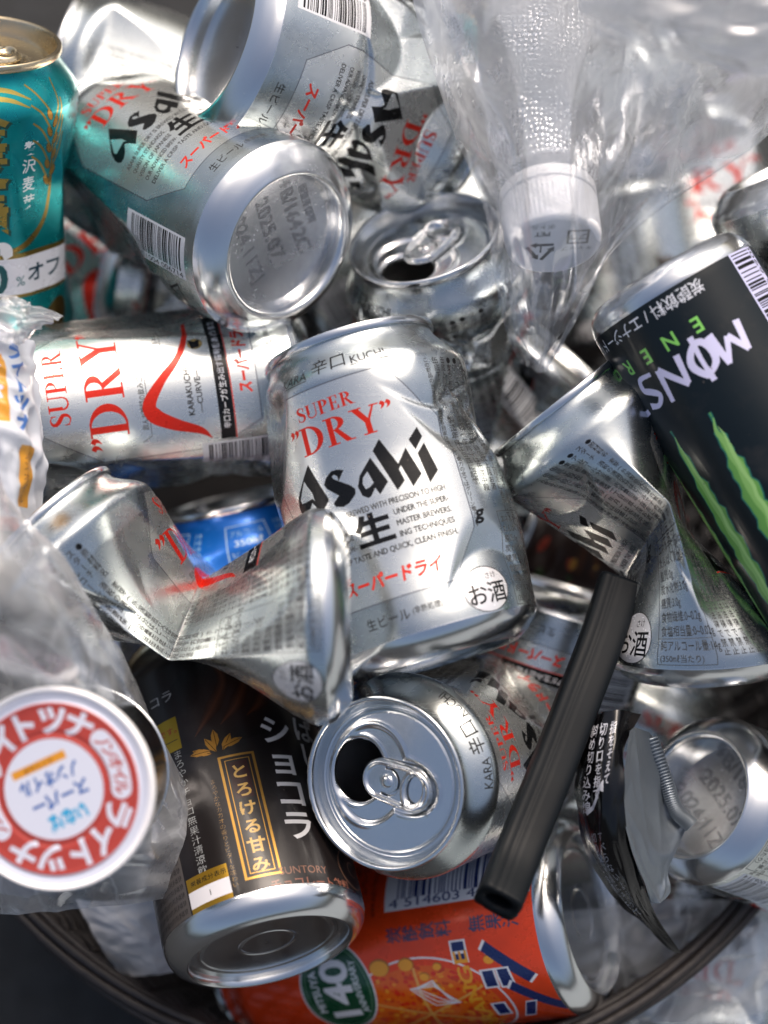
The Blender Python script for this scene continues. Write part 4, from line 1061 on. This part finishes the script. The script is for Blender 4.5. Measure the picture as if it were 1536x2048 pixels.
for i in range(6):                                        # twisted rim
    a = np.linspace(0, 2*math.pi, 220); ph = a*2+i*math.pi/3+.08*np.sin(a*5+i)
    rr = BR+.0032*np.cos(ph); z = BZ+.0032*np.sin(ph)
    V, F = wtube(np.stack([BC[0]+rr*np.cos(a), BC[1]+rr*np.sin(a), z], 1), .0017)
    link_mesh('rim_cane', V, F, MT['cane'], bk)
nst = 84
for i in range(nst):                                      # upright stakes
    a = 2*math.pi*i/nst+random.uniform(-.01, .01); z = np.linspace(-.02, BZ, 10)
    V, F = wtube(np.stack([BC[0]+brad(z)*math.cos(a), BC[1]+brad(z)*math.sin(a), z], 1), .0017, 6)
    link_mesh('stake', V, F, MT['cane'], bk)
for j in range(20):                                       # woven rods
    z0 = .0+j*.0057; a = np.linspace(0, 2*math.pi, 400); zz = z0+.0006*np.sin(a*7+j)
    rr = brad(z0)+.0022*np.sin(a*nst/2+(j % 2)*math.pi)
    V, F = wtube(np.stack([BC[0]+rr*np.cos(a), BC[1]+rr*np.sin(a), zz], 1), .0016+.0004*random.random(), 6)
    link_mesh('weaver', V, F, MT['cane'], bk)
a = np.linspace(0, 2*math.pi, 65)[:-1]
V = np.vstack([[[BC[0], BC[1], -.018]], np.stack([BC[0]+brad(-.02)*np.cos(a), BC[1]+brad(-.02)*np.sin(a), 0*a-.018], 1)])
link_mesh('bottom', V, [(0, 1+i, 1+(i+1) % 64) for i in range(64)], MT['cane'], bk, smooth_=False)
# pale slab beside the basket
link_mesh('pavement', *(lambda x0, x1, y0, y1, z0, z1: (np.array([[x, y, z] for z in (z0, z1) for y in (y0, y1) for x in (x0, x1)]),
          [(0, 2, 3, 1), (4, 5, 7, 6), (0, 1, 5, 4), (2, 6, 7, 3), (0, 4, 6, 2), (1, 3, 7, 5)]))(BC[0]+.085, BC[0]+3, BC[1]-2, BC[1]-.150, -.06, .02), MT['slab'], smooth_=False)['kind'] = 'structure'

# ------------------------------------------------------------------ plastic film
def net_surface(net, n=110, m=110):
    """net: rows of (px,py,d) -> dense smooth grid in frame mm"""
    A = np.array([[P(*q) for q in row] for row in net])
    B = np.stack([catmull(A[i], m) for i in range(len(A))])          # rows x m x 3
    return np.stack([catmull(B[:, j], n) for j in range(m)], 1)       # n x m x 3
def crinkle(G, amp, freq, seed, aniso=(1, 1), folds=34):
    n, m, _ = G.shape
    du = np.gradient(G, axis=0); dv = np.gradient(G, axis=1); N = np.cross(du, dv); N /= np.maximum(np.linalg.norm(N, axis=2), 1e-6)[..., None]
    h = np.zeros((n, m)); o = Vector((seed*3.7, seed*1.3, 0))
    for i in range(n):
        for j in range(m):
            q = Vector((i/n*freq*aniso[0], j/m*freq*aniso[1], 0))+o
            w_ = mnoise.noise_vector(q*.6)
            h[i, j] = .8*(1-2*abs(mnoise.noise(q+w_*.8)))
    # sharp straight folds
    rg = random.Random(seed*13+5); I, J = np.meshgrid(np.linspace(0, 1, n), np.linspace(0, 1, m), indexing='ij')
    for k in range(folds):
        ci, cj = rg.random(), rg.random(); a_ = rg.gauss(0, .5)+(0 if aniso[0] < aniso[1] else 1.4)
        di, dj = math.cos(a_), math.sin(a_)
        al = (I-ci)*di+(J-cj)*dj; d_ = -(I-ci)*dj+(J-cj)*di
        wd = rg.uniform(.02, .09); ln = rg.uniform(.12, .5)
        h += rg.choice((-1, 1))*rg.uniform(.2, .6)*np.maximum(0, 1-np.abs(d_)/wd)*np.maximum(0, 1-(al/ln)**2)*(wd/.06)
    return G+N*(h*amp)[..., None]
def film(name, net, mt, amp=2.5, freq=6, seed=1, n=110, m=110, parent=None, aniso=(1, 1), flip=False, folds=34):
    G = crinkle(net_surface(net, n, m), amp, freq, seed, aniso, folds)
    U, V = np.meshgrid(np.linspace(1, 0, m) if flip else np.linspace(0, 1, m), np.linspace(1, 0, n))
    return link_mesh(name, W(G.reshape(-1, 3)), grid_faces(n, m), mt, parent, uv=np.stack([U.ravel(), V.ravel()], 1))

# PET bottle under the bag
def bottle():
    a = unit((.06, -.87, .49)); c0 = pt(1108, 492, 34)                # centre of the cap's top face
    f = unit(np.array([1, 0, 0])-a*a[0]); v = np.cross(a, f)
    def place(p): return W(c0 - a*0 + p[:, 0:1]*f + p[:, 1:2]*v + p[:, 2:3]*a)
    root = thing('plastic_bottle', 'clear dimpled plastic bottle with a white screw cap, upside down inside the clear bag', 'bottle', W(c0-a*150))
    pr = rounded([(13.0, 0), (14.2, -.7), (14.7, -2.2), (14.8, -9), (14.9, -15), (15.0, -15.4), (14.6, -15.7), (14.9, -16), (15.1, -16.4), (15.1, -19.6), (14.6, -20.2), (13.2, -20.3)], 3)
    pts = lathe_pts(pr, 240); ang = np.arctan2(pts[:, 1], pts[:, 0])
    kn = ((pts[:, 2] < -3) & (pts[:, 2] > -15)); rad = 1+.010*np.cos(ang*60)*kn; pts[:, :2] *= rad[:, None]
    cap = link_mesh('screw_cap', place(pts), grid_faces(len(pr), 240, True), MT['white'], root)
    rd = np.linspace(.2, 13.0, 8); pr = [(x, 0.0) for x in rd]; pts = lathe_pts(pr, 96)
    uv = np.stack([.5+(-pts[:, 0])/32, .5+(-pts[:, 1])/32], 1)
    link_mesh('cap_top', place(pts), grid_faces(len(pr), 96, True), MT['cap'], cap, uv=uv)['org'] = root['org']
    pr = rounded([(12.8, -19), (12.8, -23), (16.2, -23.6), (16.2, -25), (12.9, -25.8), (13.2, -31), (17, -40), (24, -54), (29.5, -70), (32, -86), (32.4, -100), (31, -112), (32.4, -124), (32, -150), (28, -158), (10, -156), (.3, -154)], 8)
    pts = lathe_pts(pr, 200); ang = np.arctan2(pts[:, 1], pts[:, 0]); kz = smooth(-30, -60, pts[:, 2]*1.0)
    kz = np.clip((-pts[:, 2]-36)/20, 0, 1)
    pts[:, :2] *= (1+.018*np.cos(ang*10+pts[:, 2]*.02)*kz)[:, None]
    link_mesh('bottle_body', place(pts), grid_faces(len(pr), 200, True), MT['pet'], root)
bottle()
def bag_right():
    root = thing('plastic_bag', 'clear plastic bag over the white-capped bottle, its corner pointing down', 'plastic bag', W(pt(1080, 740, 20)))
    front = [[(820, -60, 30), (960, -60, 62), (1120, -60, 74), (1290, -60, 66), (1460, -60, 60), (1640, -60, 52)],
             [(850, 90, 22), (960, 90, 56), (1110, 90, 68), (1270, 90, 56), (1430, 90, 46), (1640, 70, 44)],
             [(905, 260, 14), (985, 250, 44), (1110, 240, 60), (1240, 245, 44), (1400, 200, 30), (1600, 160, 34)],
             [(965, 400, 10), (1010, 400, 42), (1110, 400, 56), (1205, 390, 40), (1345, 345, 16), (1525, 275, 16)],
             [(985, 530, 6), (1015, 540, 30), (1100, 560, 44), (1185, 540, 28), (1225, 480, 12), (1325, 412, 8)],
             [(1010, 650, 2), (1030, 660, 14), (1080, 680, 18), (1120, 670, 12), (1160, 600, 8), (1200, 530, 6)],
             [(1050, 722, 0), (1058, 728, 3), (1072, 738, 4), (1085, 744, 3), (1100, 720, 2), (1120, 690, 1)]]
    film('bag_film', front, MT['film'], amp=1.3, freq=4.5, seed=3, n=170, m=150, parent=root, aniso=(.5, 1.3))
    back = [[(x+(18 if i < 3 else -14), y-6, d-30 if r < 5 else d-4) for i, (x, y, d) in enumerate(row)] for r, row in enumerate(front)]
    film('bag_back_film', back, MT['film'], amp=1.0, freq=3.5, seed=8, n=110, m=100, parent=root, aniso=(.5, 1.2))
    fold = [[(1180, -80, 92), (1420, -80, 98), (1560, -80, 98), (1700, -80, 92)], [(1160, 10, 86), (1330, 40, 94), (1520, 60, 94), (1700, 50, 90)], [(1200, 70, 80), (1350, 110, 86), (1520, 150, 86), (1700, 150, 80)]]
    film('bag_fold', fold, MT['filmthick'], amp=1.4, freq=4, seed=12, n=70, m=90, parent=root)
bag_right()
def bag_left():
    root = thing('plastic_bag', 'milky clear bag bulging over the left edge around the tuna tubs', 'plastic bag', W(pt(100, 1300, 40)))
    front = [[(-80, 880, 66), (-40, 900, 66), (-10, 950, 62), (10, 1000, 54), (20, 1030, 46)],
             [(-80, 1050, 84), (-20, 1060, 86), (60, 1090, 80), (120, 1130, 62), (140, 1160, 44)],
             [(-80, 1200, 92), (10, 1210, 94), (120, 1230, 84), (200, 1270, 60), (240, 1310, 36)],
             [(-80, 1360, 60), (60, 1380, 66), (190, 1400, 60), (270, 1430, 40), (310, 1470, 16)],
             [(-80, 1500, 38), (80, 1500, 34), (230, 1520, 32), (330, 1560, 20), (380, 1600, 2)],
             [(-80, 1700, 30), (100, 1700, 30), (240, 1700, 30), (370, 1690, 14), (430, 1690, 0)],
             [(-80, 1830, 20), (100, 1820, 22), (250, 1800, 18), (380, 1780, 6), (460, 1760, -4)]]
    film('bag_film', front, MT['filmthick'], amp=1.6, freq=5, seed=5, n=140, m=110, parent=root, aniso=(1.0, .9))
    top = [[(-60, 600, 36), (20, 598, 38), (60, 612, 36), (125, 632, 30)], [(-60, 625, 42), (10, 630, 44), (50, 640, 40), (100, 640, 32)], [(-60, 680, 46), (0, 690, 48), (30, 690, 44), (60, 660, 34)]]
    film('bag_knot', top, MT['filmthick'], amp=2.0, freq=5, seed=15, n=60, m=70, parent=root)
bag_left()
# printed tuna pack wrapper at the left edge
def pack():
    net = [[(-120, 640, 20), (-50, 640, 34), (10, 655, 36), (52, 690, 20)], [(-120, 760, 24), (-50, 760, 40), (25, 770, 40), (72, 790, 22)],
           [(-120, 900, 24), (-40, 900, 42), (30, 900, 42), (84, 920, 22)], [(-120, 1060, 20), (-40, 1060, 36), (30, 1060, 36), (80, 1070, 18)]]
    o = film('tuna_wrapper', net, MT['pack'], amp=2.2, freq=5, seed=25, n=80, m=70, aniso=(1, .8))
    tag(o, 'white printed plastic wrapper with blue vertical lettering at the left edge', 'wrapper')
pack()
def tub():
    c = pt(108, 1578, 72); ax = unit((-.10, -.02, 1)); f = unit(np.array([1, 0, 0])-ax*ax[0]); v = np.cross(ax, f)
    def place(p): return W(c+p[:, 0:1]*f+p[:, 1:2]*v+p[:, 2:3]*ax)
    root = thing('tuna_tub', 'round white tub with a red ring of lettering on its lid, lower left', 'tub', W(c-ax*34))
    k = 1.0
    pr = rounded([(27.4, .2), (28.0, .9), (28.8, 1.0), (29.2, .2), (29.3, -1.2), (29.0, -2.6), (28.0, -3.2)], 4)
    lid = link_mesh('lid', place(lathe_pts(pr, 128)), grid_faces(len(pr), 128, True), MT['white'], root)
    rd = np.linspace(.2, 27.4, 60); pts = lathe_pts([(x, .2-.45*math.exp(-((x-16)/.5)**2)-.5*math.exp(-((x-25.6)/.6)**2)+.25*math.exp(-((x-24.4)/.6)**2)) for x in rd], 128); uv = np.stack([.5+pts[:, 0]/58, .5+pts[:, 1]/58], 1)
    link_mesh('lid_print', place(pts), grid_faces(60, 128, True), MT['disc'], lid, uv=uv)['org'] = root['org']
    pr = rounded([(27.2, -3.2), (26.9, -5), (26.6, -16), (26.2, -30), (25.5, -33), (24, -34), (.3, -34)], 5)
    link_mesh('tub_wall', place(lathe_pts(pr, 128)), grid_faces(len(pr), 128, True), MT['lid'], root)
tub()
# black pouch with grey inside, at the mouth of the lower right can
def pouch():
    root = thing('foil_pouch', 'torn black pouch with white lettering and grey inside, pointed tip hanging down', 'pouch', W(pt(1300, 1700, 10)))
    net = [[(1170, 1440, 14), (1200, 1425, 20), (1240, 1420, 22), (1285, 1428, 12)],
           [(1152, 1520, 16), (1185, 1520, 26), (1225, 1510, 30), (1252, 1490, 24)],
           [(1150, 1610, 14), (1180, 1610, 26), (1215, 1600, 32), (1250, 1570, 30)],
           [(1168, 1700, 8), (1195, 1700, 20), (1225, 1690, 26), (1256, 1668, 26)],
           [(1222, 1790, -2), (1240, 1785, 8), (1262, 1778, 14), (1285, 1762, 14)],
           [(1290, 1855, -10), (1298, 1852, -6), (1306, 1846, -3), (1316, 1838, -2)],
           [(1345, 1905, -16), (1352, 1906, -15), (1358, 1908, -14), (1365, 1912, -14)]]
    film('outer_film', [r_[::-1] for r_ in net], MT['pouch'], flip=True, folds=18, amp=1.0, freq=4, seed=31, n=110, m=50, parent=root)
    net = [[(1256, 1462, 22), (1268, 1455, 18), (1290, 1462, 8), (1306, 1472, 0)],
           [(1246, 1540, 28), (1270, 1530, 20), (1300, 1540, 6), (1332, 1552, -6)],
           [(1244, 1620, 28), (1275, 1620, 18), (1312, 1628, 4), (1352, 1630, -8)],
           [(1262, 1700, 24), (1288, 1700, 16), (1322, 1690, 6), (1376, 1640, -4)],
           [(1288, 1770, 14), (1304, 1766, 10), (1322, 1750, 6), (1338, 1730, 2)],
           [(1300, 1800, 8), (1312, 1806, 8), (1326, 1800, 6), (1340, 1785, 4)]]
    g = film('inner_film', net, MT['grey'], folds=14, amp=.8, freq=3, seed=33, n=90, m=50, parent=root)
    # ribbed zip strip
    zp = np.array([P(1300, 1475, 4), P(1330, 1560, -2), P(1352, 1620, -2), P(1382, 1650, 2)]); zz = catmull(zp, 120)
    T = np.gradient(zz, axis=0); T /= np.linalg.norm(T, axis=1)[:, None]; sd = np.cross(T, [0, 0, 1.]); sd /= np.linalg.norm(sd, axis=1)[:, None]
    rib = (.9*np.abs(np.sin(np.arange(120)*math.pi/3)))[:, None]
    V = np.stack([zz-sd*2.6, zz-sd*2.2+np.array([0, 0, 1])*(1.2+rib), zz+sd*2.2+np.array([0, 0, 1])*(1.2+rib), zz+sd*2.6], 1)
    link_mesh('zip_strip', W(V.reshape(-1, 3)), grid_faces(120, 4), MT['grey'], root, smooth_=False)
pouch()
def bag_low():
    net = [[(1180, 1820, -50), (1280, 1800, -42), (1380, 1800, -44), (1560, 1800, -50)], [(1170, 1900, -52), (1280, 1880, -44), (1400, 1870, -42), (1560, 1850, -48)],
           [(1180, 1990, -54), (1300, 1970, -46), (1420, 1950, -46), (1560, 1920, -50)], [(1220, 2080, -60), (1320, 2060, -52), (1440, 2050, -52), (1560, 2010, -54)]]
    o = film('plastic_bag', net, MT['filmthick'], amp=1.2, freq=4, seed=41, n=70, m=80)
    tag(o, 'milky plastic bag along the basket rim at the lower right under the pouch tip', 'plastic bag')
    net = [[(150, 1800, -40), (230, 1800, -36), (330, 1790, -40)], [(190, 1870, -42), (260, 1870, -38), (350, 1860, -44)], [(240, 1950, -48), (300, 1950, -44), (360, 1940, -48)]]
    o = film('paper_wrapper', net, MT['paper'], amp=1.0, freq=3, seed=43, n=40, m=40)
    tag(o, 'crumpled white card tucked between the basket wall and the chocolate-brown can', 'wrapper')
bag_low()
